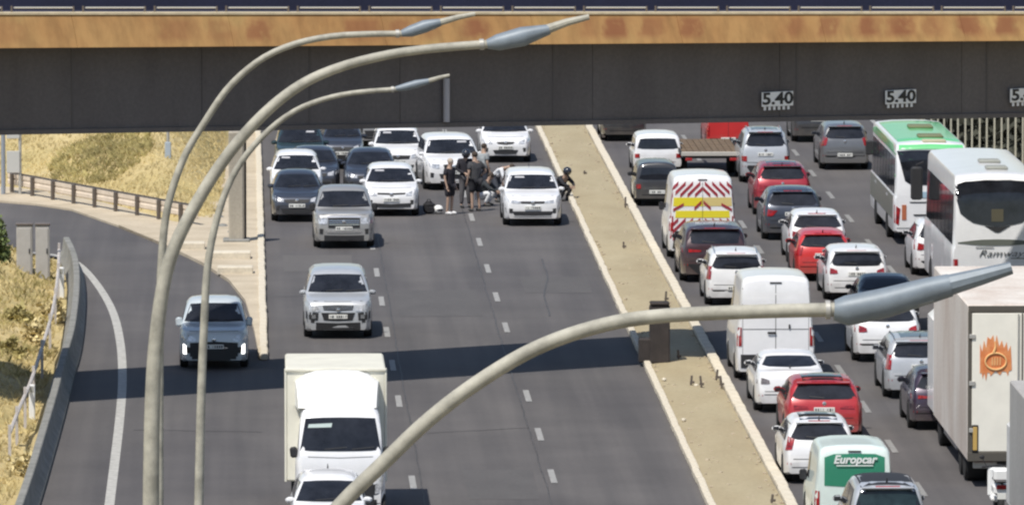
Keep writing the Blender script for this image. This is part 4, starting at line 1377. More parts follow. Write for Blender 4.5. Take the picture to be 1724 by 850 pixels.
    # dark glass roof or tailgate spoiler on some
    if kind in ('hatch', 'suv') and v2 > .62 and face == 'R':
        b.panel('T', [(-W * .26, -L / 2 + .84 * L), (W * .26, -L / 2 + .84 * L)], [(-W * .26, -L / 2 + .48 * L), (W * .26, -L / 2 + .48 * L)], 4, 'glass_roof', G, root, .006, 4)
    if kind in ('hatch', 'suv') and face == 'R':
        h = b.hit('T', 0, -L / 2 + (.885 if kind == 'hatch' else .93) * L)
        if h: MB().box(0, h[0].y + .05, h[0].z - .015, (hw(.93 * H) - .12) * 2, .22, .03, bev=.012).build('tailgate_spoiler', pm_ if v1 < .7 else M_TRIM, root)
    # aerial and roof glass
    if kind in ('hatch', 'suv', 'sedan') and seed % 2 == 0:
        h = b.hit('T', 0, -L / 2 + .86 * L)
        if h: MB().tube([h[0], h[0] + Vector((0, .12, .10))], [.022, .006], 6).build('roof_aerial', M_TRIM, root)
    return root, b, Fp

QL = 'oncoming vehicles held up on the left carriageway'
QR = 'vehicles queuing away on the right carriageway'
W_, S_ = 'white', 'silver'
# oncoming side (fronts seen)
car('silver_pickup', 'suv', 'F', 512, 626, 566, 452, 'silver', 'silver off road car driving alone down the left lane ahead of the box van', 'car', QL, L=4.7, front='fort', seed=1)
car('pickup_truck', 'pickup', 'F', 303, 418, 617, 512, 'paleblue', 'pale grey pickup with bright lights coming along the slip road', 'pickup', None, front='blacklow', lit=True, H=1.68, seed=1)
car('pickup_truck', 'pickup', 'F', 528, 630, 415, 312, 'midgrey', 'grey pickup with chrome grille at the front of the left queue', 'pickup', QL, front='pickup')
car('sedan_car', 'sedan', 'F', 457, 543, 371, 287, 'slate', 'dark blue sedan stopped at the left kerb beside the grey pickup', 'car', QL, seed=2)
car('hatchback_car', 'hatch', 'F', 455, 543, None, 255, 'white', 'white hatchback directly behind the dark blue sedan at the left kerb', 'car', QL, H=1.6, L=3.8)
car('sedan_car', 'sedan', 'F', 484, 572, None, 247, 'slate', 'dark slate sedan half hidden behind the left white hatchback', 'car', QL, H=1.4, L=4.2)
car('suv_car', 'suv', 'F', 463, 548, None, 212, 'teal', 'dark teal car just under the overpass at far left of the queue', 'car', QL, H=1.55, L=4.0)
car('hatchback_car', 'hatch', 'F', 541, 612, None, 203, 'slate', 'small dark car under the overpass between the teal car and grey van', 'car', QL, H=1.5, L=3.8)
car('panel_van', 'van', 'F', 596, 690, 246, 196, 'midgrey', 'grey van furthest back behind the white car under the overpass', 'van', QL, H=1.95, L=4.4)
car('hatchback_car', 'hatch', 'F', 612, 705, 362, 277, 'white', 'white hatchback beside the grey pickup with sloping bonnet', 'car', QL, front='wide', seed=2)
car('sedan_car', 'sedan', 'F', 580, 668, None, 250, 'slate', 'dark sedan behind the white hatchback that stands beside the grey pickup', 'car', QL, H=1.42, L=4.3)
car('suv_car', 'suv', 'F', 627, 712, None, 213, 'white', 'white car near the overpass, left of the white car behind the people', 'car', QL, H=1.6, L=4.0)
car('suv_car', 'suv', 'F', 708, 806, 318, 228, 'white', 'white car stopped right behind the standing people, slightly turned', 'car', QL, front='bmw', rot=.06, L=4.2)
car('sedan_car', 'hatch', 'F', 808, 893, 272, None, 'white', 'white car close to the median whose roof is cut by the overpass', 'car', QL, H=1.45, front='oval')
car('suv_car', 'suv', 'F', 847, 945, 378, 287, 'white', 'white crossover at the median with black lower intake beside the accident', 'car', QL, front='slim', L=4.3, seed=2)

car('hatchback_car', 'hatch', 'F', 490, 618, None, 798, 'white', 'white car cut by the bottom edge just in front of the box van', 'car', QL, H=1.48, L=3.9, front='wide')

# going away (rears seen)
car('sedan_car', 'sedan', 'R', 1012, 1088, 236, None, 'black', 'black car at the median mostly hidden by the overpass', 'car', QR, H=1.35)
car('offroad_car', 'jeep', 'R', 1065, 1148, 291, 215, 'white', 'boxy white car at the median ahead of the black off roader', 'car', QR, tl='low')
car('offroad_car', 'jeep', 'R', 1068, 1143, 345, 262, 'blackgrey', 'boxy black off roader just ahead of the striped van', 'car', QR, tl='low', L=3.6)
chev = car('striped_van', 'van', 'R', 1122, 1240, 432, 278, 'white', 'white van with red chevrons and yellow bands across its back doors', 'van', QR, rear='chevron', L=4.6, plate=False)
car('suv_car', 'suv', 'R', 1145, 1260, 472, 372, 'maroonblack', 'very dark maroon estate car close behind the striped van', 'car', QR, L=4.4, tl='slim')
car('hatchback_car', 'suv', 'R', 1187, 1290, 512, 415, 'white', 'white hatchback with roof rails between dark estate and white panel van', 'car', QR, L=3.9, rails=True, tl='vert')
wv = car('panel_van', 'van', 'R', 1232, 1375, 636, 441, 'white', 'tall plain white panel van behind the near lamp arm', 'van', QR, rear='plainvan', L=4.8)
car('coupe_car', 'sedan', 'R', 1270, 1390, 690, 588, 'white', 'white saloon with large grey rear lights behind the tall white van', 'car', QR, L=4.5, tl='std', plate=False, lampm=mat('grey_lens', (.16, .14, .14), .15, coat=1, var=.5, vscale=9))
car('hatchback_car', 'hatch', 'R', 1320, 1452, None, 628, 'red', 'dark red hatchback with black rear window in the left lane near the bottom', 'car', QR, H=1.46, seed=1, tl='slim')
car('hatchback_car', 'hatch', 'R', 1318, 1440, None, 693, 'white', 'white hatchback between the dark red hatchback and the green lettered van', 'car', QR, H=1.46, rear='lowplate')
hire = car('hire_van', 'van', 'R', 1368, 1505, None, 722, 'mint', 'pale mint van with a green lettered panel on its back doors', 'van', QR, H=1.98, L=3.9, rear='hire')
rt = car('estate_car', 'suv', 'R', 1425, 1562, None, 797, 'silver', 'silver car with dark roof and big dark rear window at the bottom edge', 'car', QR, H=1.9, L=4.2)
b_ = rt[1]
b_.panel('T', [(-b_.W * .33, -b_.L / 2 + .91 * b_.L), (b_.W * .33, -b_.L / 2 + .91 * b_.L)], [(-b_.W * .33, -b_.L / 2 + .44 * b_.L), (b_.W * .33, -b_.L / 2 + .44 * b_.L)], 5, 'dark_roof', M_TRIM, rt[0], .009, 6)
b_.panel('R', [(-b_.hw(.62 * b_.H) + .08, .62 * b_.H), (b_.hw(.62 * b_.H) - .08, .62 * b_.H)], [(-b_.hw(.93 * b_.H) + .10, .93 * b_.H), (b_.hw(.93 * b_.H) - .10, .93 * b_.H)], 6, 'wide_rear_glass', M_GLASSG, rt[0], .012, 6)
car('suv_car', 'suv', 'R', 1245, 1330, 306, 213, 'silver', 'silver crossover with roof rails to the right of the brown flat trailer', 'car', QR, rails=True, tl='low', L=4.1)
car('hatchback_car', 'hatch', 'R', 1268, 1365, 361, 270, 'darkred', 'dark red hatchback behind the silver crossover in the middle lane', 'car', QR)
car('hatchback_car', 'hatch', 'R', 1283, 1385, 402, 312, 'slate', 'dark navy hatchback behind the dark red one in the middle lane', 'car', QR, seed=1)
car('hatchback_car', 'hatch', 'R', 1325, 1425, 441, 350, 'white', 'white hatchback between the navy hatchback and the bright red small car', 'car', QR, L=3.8)
car('hatchback_car', 'hatch', 'R', 1340, 1430, 471, 383, 'brightred', 'bright red small hatchback in the middle of the middle lane queue', 'car', QR, L=3.7, W=1.65)
car('hatchback_car', 'suv', 'R', 1387, 1495, 503, 410, 'white', 'white crossover behind the bright red small hatchback', 'car', QR, L=4.1)
car('sedan_car', 'sedan', 'R', 1440, 1548, None, 460, 'black', 'dark sedan half hidden by the blue grey lamp head', 'car', QR, H=1.45, L=4.2)
car('hatchback_car', 'hatch', 'R', 1435, 1550, 606, None, 'white', 'white hatchback just below the blue grey lamp head', 'car', QR, H=1.5, tl='std')
car('estate_car', 'suv', 'R', 1488, 1610, None, 558, 'silver', 'silver estate with red tall lights partly behind the flame lorry', 'car', QR, H=1.5, L=4.3, tl='vert', rails=True)
car('hatchback_car', 'hatch', 'R', 1530, 1652, None, 640, 'plum', 'dark plum car hidden in front of the flame lorry', 'car', QR, H=1.42, L=3.9, D=214.2)
car('sedan_car', 'hatch', 'R', 1333, 1418, 238, None, 'blackgrey', 'black car under the overpass left of the grey crossover', 'car', QR, H=1.42)
car('suv_car', 'suv', 'R', 1380, 1462, 284, 203, 'grey', 'grey crossover in front of the green roofed bus', 'car', QR, L=4.3)
car('hatchback_car', 'hatch', 'R', 1535, 1640, 462, 366, 'white', 'white car mostly hidden ahead of the white coach', 'car', QR, L=3.7)
car('red_van', 'van', 'R', 1188, 1262, 258, None, 'brightred', 'red van under the overpass in front of the brown flat trailer', 'van', QR, H=1.9, L=4.2)

# chevron decals ------------------------------------------------------
root, b, Fp = chev
M_CHR = mat('chevron_red', (.30, .025, .04), .5)
M_YEL = mat('chevron_yellow', (.72, .62, .03), .5)
M_YEL2 = mat('faded_yellow', (.62, .50, .20), .5)
Fp('R', [(-.80, .50), (.80, .50)], [(-.78, .585), (.78, .585)], 2, 'yellow_band', M_YEL, .006, 4)
Fp('R', [(-.86, .64), (0, .64)], [(-.84, .745), (0, .745)], 2, 'yellow_band', M_YEL2, .006, 4)
Fp('R', [(.0, .64), (.86, .64)], [(.0, .745), (.84, .745)], 2, 'yellow_band', M_YEL, .006, 4)
def stripes(z0, z1, step, slope, wst):
    zz = z0 - slope * .87
    while zz < z1:
        # centre line z = zz + slope * (.88 - |x|), clipped to the band
        u0 = max(0.0, (z0 - zz) / slope); u1 = min(.87, (z1 - wst - zz) / slope)
        if u1 - u0 > .06:
            for sg in (-1, 1):
                xa, xb = .88 - u0, .88 - u1
                za, zb_ = zz + slope * u0, zz + slope * u1
                Fp('R', [(sg * xa, za), (sg * xb, zb_)], [(sg * xa, za + wst), (sg * xb, zb_ + wst)], 1, 'chevron_stripe', M_CHR, .009, 4)
        zz += step
stripes(.745, .94, .086, .40, .045)
stripes(.22, .50, .086, .40, .045)
for sg in (-1, 1):
    Fp('R', [(sg * .24, .59), (sg * .03, .67)], [(sg * .24, .63), (sg * .03, .71)], 1, 'chevron_stripe', M_CHR, .012, 2)
    Fp('R', [(sg * .86, .575), (sg * .55, .645)], [(sg * .86, .61), (sg * .55, .68)], 1, 'chevron_stripe', M_CHR, .012, 2)
Fp('R', [(-.005, .2), (.005, .2)], [(-.005, .93), (.005, .93)], 4, 'door_seam', M_TRIM, .011, 1)
Fp('R', [(-.13, .955), (.13, .955)], [(-.13, .965), (.13, .965)], 1, 'brake_light', M_TRIM, .02, 1)
for x in (-.93, .93):
    Fp('R', [(x - .02, .25), (x + .02, .25)], [(x - .02, .86), (x + .02, .86)], 4, 'reflective_edge', M_CHR, .006, 1)
plate_on(b, 'R', .20 * b.H, root, wd=.5)

# hire van lettering
root, b, Fp = hire
M_GRN = mat('hire_green', (.03, .22, .13), .4)
Fp('R', [(-.74, .58), (0, .56), (.74, .58)], [(-.74, .89), (-.62, .925), (0, .93), (.62, .925), (.74, .89)], 5, 'green_panel', M_GRN, .006, 6)
h = b.hit('R', 0, .86 * b.H)
text('lettering', 'Europcar', .25, mat('lettering_white', (.82, .84, .82), .5), root, (0, h[0].y + .035, .865 * b.H), (math.pi / 2 + .05, 0, math.pi), shear=.25, bold=.008, ext=.006)
MB().box(-.0, h[0].y + .034, .80 * b.H, .8, .008, .02).build('underline', MATS['lettering_white'], root)
MB().box(0, b.L / 2 - .02, .955 * b.H, .28, .04, .03).build('brake_light', M_TRIM, root)

# white panel van rear furniture
root, b, Fp = wv
Fp('R', [(-.84, .50), (0, .50), (.84, .50)], [(-.84, .506), (0, .506), (.84, .506)], 1, 'panel_line', M_TRIM, .004)
Fp('R', [(-.84, .26), (-.83, .26)], [(-.84, .9), (-.83, .9)], 4, 'door_line', M_TRIM, .003, 1)
Fp('R', [(.83, .26), (.84, .26)], [(.83, .9), (.84, .9)], 4, 'door_line', M_TRIM, .003, 1)
h = b.hit('R', .08, .47 * b.H)
MB().box(.1, h[0].y + .03, .47 * b.H, .22, .04, .05, bev=.01).build('door_handle', M_TRIM, root)
MB().box(-.35, h[0].y + .02, .53 * b.H, .04, .03, .10).build('hinge', M_TRIM, root)
MB().box(.0, b.L / 2 - .03, .95 * b.H, .3, .04, .035).build('brake_light', M_TRIM, root)

# ---------------------------------------------------------------- flat trailer behind red van
p0, p1 = gz(1148, 300), gz(1246, 300)
tw = p1.x - p0.x
r = empty('flat_trailer', ((p0.x + p1.x) / 2, p0.y + 3.2, 0), 0, 'low flat trailer with brown plank deck behind the red van', 'trailer', QR)
M_WOOD = mat('brown_deck_wood', (.14, .095, .055), .8, var=.25)
for k in range(9):
    MB().box(-tw / 2 + tw * (k + .5) / 9, 0, .80 + .003 * (k % 2), tw / 9 - .02, 6.2, .05, bev=.006).build('plank', M_WOOD, r)
MB().box(0, 0, .70, tw - .1, 6.1, .13, bev=.01).build('frame', M_TRIM, r)
MB().box(0, -3.14, .79, tw + .04, .07, .14, bev=.015).build('rear_bar', mat('trailer_bar', (.5, .47, .42), .5, .2), r)
for sg in (-1, 1):
    MB().box(sg * (tw / 2 + .02), 0, .82, .05, 6.2, .12, bev=.01).build('side_bar', M_TRIM, r)
    MB().box(sg * tw * .38, -3.2, .62, .22, .04, .1, bev=.01).build('tail_light', M_LAMPR, r)
    for y in (-1.0, -.1): add_wheel(r, sg * (tw / 2 - .05), y, .32)
MB().tube([(0, 3.1, .6), (0, 4.3, .5)], .05, 8).build('drawbar', M_TRIM, r)

# ---------------------------------------------------------------- box van (front seen)
D_bv = 195.3
cx = gy(573, 800, D_bv).x
root, b, Fp = car('box_van', 'cab', 'F', 497, 649, None, 700, 'white', 'white box van with roof fairing coming towards the camera at lower left', 'box van', QL, H=2.5, L=1.9, D=D_bv, front='trucklow', plate=True)
yb0 = -1.3 + 1.85
M_BOX = M_CREAM
bw = 2.22; bh0, bh1 = .75, 3.26; bL = 3.5
off = gy(565, 620, D_bv + 2).x - root.location.x
MB().box(off, yb0 + .35 + bL / 2, (bh0 + bh1) / 2, bw, bL, bh1 - bh0, bev=.035).build('cargo_box', M_BOX, root)
for sx in (-1, 1):
    MB().box(off + sx * (bw / 2 + .004), yb0 + .36, (bh0 + bh1) / 2, .05, .06, bh1 - bh0 + .02, bev=.01).build('box_edge', M_CREAM, root)
MB().box(off, yb0 + .34, bh1 - .02, bw + .03, .07, .06, bev=.01).build('box_header', M_CREAM, root)
# fairing: curved wedge on the cab roof
fm = MB(); nn_ = 12; zc0 = 2.5
for i in range(nn_ + 1):
    t = i / nn_
    y = -1.3 + .98 + t * 1.15
    z = zc0 + (.74) * math.sin(t * math.pi / 2) ** .9
    hwid = (.86 + .08 * t)
    for k in range(9):
        u = -1 + 2 * k / 8
        x = hwid * u
        drop = (.18 + .1 * t) * abs(u) ** 4
        fm.v.append((x + off * .7, y + .12 * abs(u) ** 3, max(zc0 - .04, z - drop * t)))
base = len(fm.v)
for i in range(nn_):
    for k in range(8):
        a = i * 9 + k; fm.f.append((a, a + 1, a + 10, a + 9))
for i in range(nn_ + 1):
    for k in (0, 8):
        v = fm.v[i * 9 + k]; fm.v.append((v[0], v[1], zc0 - .05))
for i in range(nn_):
    for q, k in ((0, 0), (1, 8)):
        fm.f.append((i * 9 + k, (i + 1) * 9 + k, base + (i + 1) * 2 + q, base + i * 2 + q))
fm.build('roof_fairing', M_WHITE, root, smooth=50)
MB().box(off, yb0 + 1.9, .55, 1.0, 4.0, .25, bev=.03).build('chassis', M_TRIM, root)
for sg in (-1, 1):
    add_wheel(root, off + sg * .98, yb0 + 2.6, .36, .4)
Fp('F', [(-.72, .845), (-.2, .85)], [(-.70, .875), (-.18, .885)], 1, 'painted_van_reflection', mat('reflection_tint', (.42, .5, .48), .5), .012, 3)  # pale patch painted on the van's windscreen as a reflection

# ---------------------------------------------------------------- coaches
def coach(x0, x1, Dn, L, H, W, colour, label, roofcol, style):
    xc = (gy(x0, 400, Dn).x + gy(x1, 400, Dn).x) / 2
    root, b, Fp = car('coach', 'coach', 'R', x0, x1, 400, None, colour, label, 'bus', QR, H=H, L=L, D=Dn, W=W)
    # side windows
    n = 7 if style == 'b' else 8
    for ax in ('P', 'N'):
        for k in range(n):
            t0 = .05 + .92 * k / n; t1 = .05 + .92 * (k + 1) / n - .012
            z0_, z1_ = (.50, .86)
            b.panel(ax, [(-L / 2 + t0 * L, z0_ * H), (-L / 2 + t1 * L, z0_ * H)], [(-L / 2 + t0 * L, z1_ * H), (-L / 2 + t1 * L, z1_ * H)], 2, 'side_window', M_GLASS, root, .01, 2)
    b.panel('F', [(-W * .45, .40 * H), (W * .45, .40 * H)], [(-W * .44, .88 * H), (W * .44, .88 * H)], 4, 'windscreen', M_GLASS, root, .01, 4)
    return root, b, Fp
# green roofed bus
root, b, Fp = coach(1500, 1625, 266.5, 10.3, 3.02, 2.28, 'white', 'white bus with a bright green roof in the right hand lane', 'green', 'a')
L_, H_, W2 = b.L, b.H, b.W
yy0, yy1 = -L_ / 2 + .25, L_ / 2 - .2
b.panel('T', [(-W2 * .468, yy1), (-W2 * .3, yy1 + .1), (0, yy1 + .12), (W2 * .3, yy1 + .1), (W2 * .468, yy1)], [(-W2 * .468, yy0), (-W2 * .3, yy0), (0, yy0), (W2 * .3, yy0), (W2 * .468, yy0)], 10, 'green_roof', paint('green'), root, .012, 16)
for ax in 'PN': b.panel(ax, [(yy0, .895 * H_), (yy1, .895 * H_)], [(yy0, .972 * H_), (yy1, .972 * H_)], 2, 'green_cantrail', paint('green'), root, .010, 8)
Fp('R', [(-.86, .945), (0, .95), (.86, .945)], [(-.84, .985), (0, .995), (.84, .985)], 2, 'green_header', paint('green'), .012, 8)
Fp('R', [(-.70, .64), (-.55, .60), (0, .595), (.55, .60), (.70, .64)], [(-.90, .93), (-.5, .94), (0, .94), (.5, .94), (.90, .93)], 5, 'rear_window', M_GLASS, .012, 10)
Fp('R', [(-.03, .60), (.03, .60)], [(-.015, .80), (.015, .80)], 3, 'window_strut', M_TRIM, .02, 1)
Fp('R', [(-.5, .47), (.5, .47)], [(-.55, .53), (.55, .53)], 2, 'blue_panel', mat('pale_blue_band', (.32, .45, .55), .4), .012, 4)
Fp('R', [(-.55, .42), (.55, .42)], [(-.58, .43), (.58, .43)], 1, 'engine_cover_line', M_TRIM, .012, 4)
Fp('R', [(-.45, .29), (.45, .29)], [(-.48, .305), (.48, .305)], 1, 'engine_cover_line', M_TRIM, .012, 4)
for sg in (1, -1):
    Fp('R', [(sg * .66, .25), (sg * .78, .25)], [(sg * .66, .40), (sg * .78, .40)], 2, 'orange_panel', mat('orange_brown', (.42, .13, .06), .5), .012, 2)
    Fp('R', [(sg * .86, .20), (sg * .97, .22)], [(sg * .82, .36), (sg * .97, .40)], 2, 'tail_light', M_LAMPR, .012, 3)
Fp('R', [(-.92, .12), (.92, .12)], [(-.92, .17), (.92, .17)], 1, 'bumper_trim', M_TRIM, .012, 4)
for yv in (L_ / 2 - 2.2, -1.0):
    MB().box(-.12, yv, H_ + .10, .75, .9, .1, bev=.03).build('roof_hatch', mat('hatch_brown', (.16, .17, .09), .7), root)
MB().box(-.12, L_ / 2 - .7, H_ + .06, .7, .5, .08, bev=.02).build('roof_vent', mat('vent_tan', (.45, .42, .28), .7), root)
b.panel('P', [(-L_ / 2 + .4, .75), (L_ / 2 - .4, .75)], [(-L_ / 2 + .4, 1.45), (L_ / 2 - .4, 1.45)], 2, 'lower_side_panel', mat('grey_olive_side', (.20, .20, .17), .5), root, .006, 6)
for sg in (-1, 1):
    MB().box(sg * (W2 / 2 + .02), -L_ / 2 + .2, H_ * .72, .22, .16, .45, bev=.04).build('wing_mirror', M_TRIM, root)
root['label'] = 'white bus with a bright green roof in the right hand lane'

# white coach
root, b, Fp = coach(1594, 1752, 244.2, 10.2, 3.82, 2.54, 'white', 'white coach with dark wraparound rear window and script lettering, at right', 'white', 'b')
L_, H_, W2 = b.L, b.H, b.W
Fp('R', [(-.90, .845), (-.8, .72), (-.5, .655), (0, .63), (.5, .655), (.8, .72), (.90, .845)], [(-.97, .93), (-.7, .955), (-.3, .965), (0, .965), (.3, .965), (.7, .955), (.97, .93)], 6, 'rear_window', M_GLASS, .012, 14)
Fp('R', [(-.06, .595), (.0, .59), (.06, .595)], [(-.28, .64), (0, .63), (.28, .64)], 1, 'window_point', M_TRIM, .014, 4)
Fp('R', [(-.13, .67), (.13, .67)], [(-.13, .76), (.13, .76)], 1, 'destination_panel', mat('dim_panel', (.09, .08, .05), .4), .02, 2)
Fp('R', [(-.86, .515), (-.4, .50), (0, .498), (.4, .50), (.86, .515)], [(-.86, .522), (-.4, .54), (0, .543), (.4, .54), (.86, .522)], 1, 'air_intake', mat('intake_grey', (.12, .13, .11), .5), .012, 10)
Fp('R', [(-.8, .20), (.8, .20)], [(-.8, .206), (.8, .206)], 1, 'engine_cover_line', M_TRIM, .012, 4)
for sg in (-1, 1):
    Fp('R', [(sg * .86, .22), (sg * .96, .24)], [(sg * .86, .40), (sg * .95, .40)], 2, 'tail_light', M_LAMPR, .012, 2)
h = b.hit('R', 0, .45 * H_)
M_SCR = mat('script_black', (.04, .045, .04), .6)
text('lettering', 'Ramways', .27, M_SCR, root, (-.15, h[0].y + .02, .44 * H_), (math.pi / 2, 0, math.pi), shear=.4, ext=.006, sx=1.35, bold=-.004)
MB().box(.35, h[0].y + .02, .485 * H_, .5, .008, .018).build('script_flourish', M_SCR, root)
MB().box(-.62, h[0].y + .02, .405 * H_, .5, .008, .018).build('script_flourish', M_SCR, root)
text('small_lettering', 'Travel', .13, M_SCR, root, (.38, h[0].y + .03, .335 * H_), (math.pi / 2, 0, math.pi), shear=.2, ext=.006)
for yv in (L_ / 2 - 1.9, 0.8):
    MB().box(-.12, yv, H_ + .09, .6, .7, .09, bev=.03).build('roof_hatch', mat('hatch_grey', (.30, .31, .28), .6), root)
MB().box(W2 / 2 + .2, -L_ / 2 + .1, H_ * .74, .34, .22, .95, bev=.05).build('wing_mirror', M_TRIM, root)
MB().tube([(W2 / 2, -L_ / 2 + .1, H_ * .9), (W2 / 2 + .2, -L_ / 2 + .1, H_ * .88), (W2 / 2 + .2, -L_ / 2 + .1, H_ * .74)], .03, 6).build('mirror_arm', M_TRIM, root)
MB().box(-W2 / 2 - .2, -L_ / 2 + .1, H_ * .74, .26, .2, .7, bev=.05).build('wing_mirror', M_TRIM, root)

# ---------------------------------------------------------------- flame lorry (rear seen)
def lorry():
    Dn = 202.0
    xl = gy(1629, 640, Dn).x
    W, L = 2.5, 10.0
    zt_ = gy(1640, 513, Dn).z; zb_ = gy(1640, 776, Dn).z
    r = empty('box_lorry', (xl + W / 2, Dn + L / 2, 0), 0, 'cream box lorry with an orange flame emblem on its back door', 'lorry', QR)
    HZ = zt_ - zb_; y0 = -L / 2
    M_SIDE = concrete_mat('lorry_side', (.50, .42, .36), (.72, .69, .64), (.5, .5, .22), 1.1)
    MB().box(0, 0, (zt_ + zb_) / 2, W, L, HZ, bev=.03).build('cargo_box', M_SIDE, r)
    M_DK = mat('dark_frame', (.10, .09, .075), .6, .2)
    # rear frame
    MB().box(0, y0 - .03, zt_ - .09, W - .02, .06, .14, bev=.01).build('frame_top', M_DK, r)
    MB().box(0, y0 - .03, zb_ + .11, W, .07, .22, bev=.015).build('frame_sill', M_DK, r)
    for sx in (-1, 1):
        MB().box(sx * (W / 2 - .05), y0 - .03, (zt_ + zb_) / 2, .09, .058, HZ - .3, bev=.01).build('frame_post', M_DK, r)
    for sx in (-1, 1):
        dd = MB().box(sx * (W / 4 - .04), y0 - .035, (zt_ + zb_) / 2 + .02, W / 2 - .11, .05, HZ - .42, bev=.01).build('door', mat('cream_door', (.80, .77, .68), .5, var=.04, vscale=2), r)
        MB().tube([(sx * .10, y0 - .09, zb_ + .2), (sx * .10, y0 - .09, zt_ - .2)], .02, 6).build('lock_rod', M_CHROME, dd)
        for z in (.2, .5, .8):
            MB().box(sx * (W / 2 - .10), y0 - .07, zb_ + HZ * z, .14, .05, .10, bev=.01).build('hinge', M_STEEL, dd)
    # seam lines
    MB().box(0, y0 - .066, (zt_ + zb_) / 2, .02, .01, HZ - .4).build('door_seam', M_DK, r)
    # marker light lower left of the door
    MB().box(-W / 2 + .17, y0 - .07, zb_ + .53, .15, .03, .62, bev=.02).build('marker_frame', M_TRIM, r)
    MB().box(-W / 2 + .17, y0 - .09, zb_ + .53, .10, .02, .54, bev=.02).build('amber_marker', mat('amber_panel', (.52, .34, .10), .5), r)
    # emblem: flames
    c = gy(1676, 600, Dn); ex = c.x - (xl + W / 2); ez = c.z
    M_FL = mat('flame_orange', (.62, .17, .05), .5, col2=(.72, .30, .12), vscale=6)
    yE = y0 - .07
    outl = []
    pts_up = [(-.36, -.38), (-.36, -.1), (-.36, .30), (-.31, .12), (-.27, .38), (-.22, .2), (-.19, .46), (-.12, .40), (-.06, .50), (-.02, .28), (.02, .50), (.08, .24), (.14, .38), (.19, .2), (.25, .34), (.28, .12), (.34, .26), (.36, -.05), (.37, -.30), (.30, -.33), (.28, -.44), (.24, -.34), (.15, -.33), (.1, -.42), (0, -.32), (-.12, -.44), (-.14, -.36), (-.19, -.36), (-.22, -.55), (-.26, -.36), (-.30, -.50), (-.32, -.36)]
    mb = MB(); n = len(pts_up)
    mb.v = [(ex + x, yE, ez + z) for x, z in pts_up] + [(ex + x, yE + .012, ez + z) for x, z in pts_up]
    for a, b_, c_ in tessellate_polygon([[Vector((x, z, 0)) for x, z in pts_up]]): mb.f.append((a, b_, c_))
    for k in range(n): mb.f.append((k, (k + 1) % n, n + (k + 1) % n, n + k))
    mb.build('flame_emblem', M_FL, r, smooth=0)
    M_PCH = mat('emblem_cream', (.80, .50, .22), .5)
    # ring and flame tongue
    ring = [(ex + .23 * math.cos(a) * 1.05, yE - .012, ez - .10 + .19 * math.sin(a)) for a in [2 * math.pi * k / 20 for k in range(21)]]
    MB().tube(ring, .02, 6, cap=False).build('emblem_ring', M_PCH, r)
    MB().tube([(ex - .05, yE - .012, ez + .10), (ex - .01, yE - .012, ez + .22), (ex - .02, yE - .012, ez + .36)], [.03, .025, .008], 6).build('emblem_tongue', M_PCH, r)
    mb = MB()
    for x in (-.08, -.02, .04, .1): mb.box(ex + x, yE - .012, ez - .10, .022, .01, .18)
    mb.build('emblem_bars', M_PCH, r)
    # underside
    MB().box(0, 0, zb_ - .12, 1.1, L - .3, .2, bev=.02).build('chassis', M_TRIM, r)
    MB().box(0, y0 + .25, .50, W - .3, .1, .16, bev=.02).build('underrun_bar', M_STEEL, r)
    for sx in (-1, 1):
        MB().box(sx * .85, y0 + .18, .66, .42, .08, .16, bev=.02).build('tail_light', M_LAMPR, r)
        for y in (y0 + 1.6, y0 + 2.8):
            add_wheel(r, sx * (W / 2 - .06), y, .48, .5)
        MB().box(sx * (W / 2 - .3), y0 + 2.2, 1.02 if zb_ > 1.1 else zb_ - .06, .5, 2.4, .05, bev=.02).build('mudguard', M_TRIM, r)
        add_wheel(r, sx * (W / 2 - .06), L / 2 - 1.0, .48, .32)
        MB().box(sx * (W / 2 - .1), 0.6, .62, .1, 3.6, .35, bev=.03).build('side_guard', M_STEEL, r)
    MB().box(-.25, y0 + .16, .36, .52, .03, .14, bev=.01).build('number_plate', M_PLATE, r)
    # cab
    MB().box(0, L / 2 + 1.25, 1.75, 2.45, 2.1, 2.5, bev=.15).build('cab', M_WHITE, r)
lorry()

# grey box truck edge at bottom right
Dn = 186.0
xl = gy(1700, 645, 191.8).x
r = empty('grey_lorry', (xl + 1.2, Dn + 3, 0), 0, 'grey box lorry cut by the right frame edge behind the flame lorry', 'lorry', QR)
M_GB = concrete_mat('grey_box_side', (.34, .325, .31), (.42, .41, .39))
MB().box(0, 0, 2.15, 2.4, 5.6, 2.7, bev=.03).build('cargo_box', M_GB, r)
MB().box(0, 0, .62, 1.1, 5.4, .25, bev=.02).build('chassis', M_TRIM, r)
MB().box(0, -2.83, 2.15, 2.3, .05, 2.6, bev=.01).build('rear_door', M_GB, r)
for sx in (-1, 1):
    for y in (-1.6, 2.0): add_wheel(r, sx * 1.15, y, .42, .35)
    MB().box(sx * .9, -2.85, .75, .35, .06, .16, bev=.02).build('tail_light', M_LAMPR, r)
MB().box(0, 3.9, 1.5, 2.2, 1.8, 2.0, bev=.15).build('cab', M_WHITE, r)

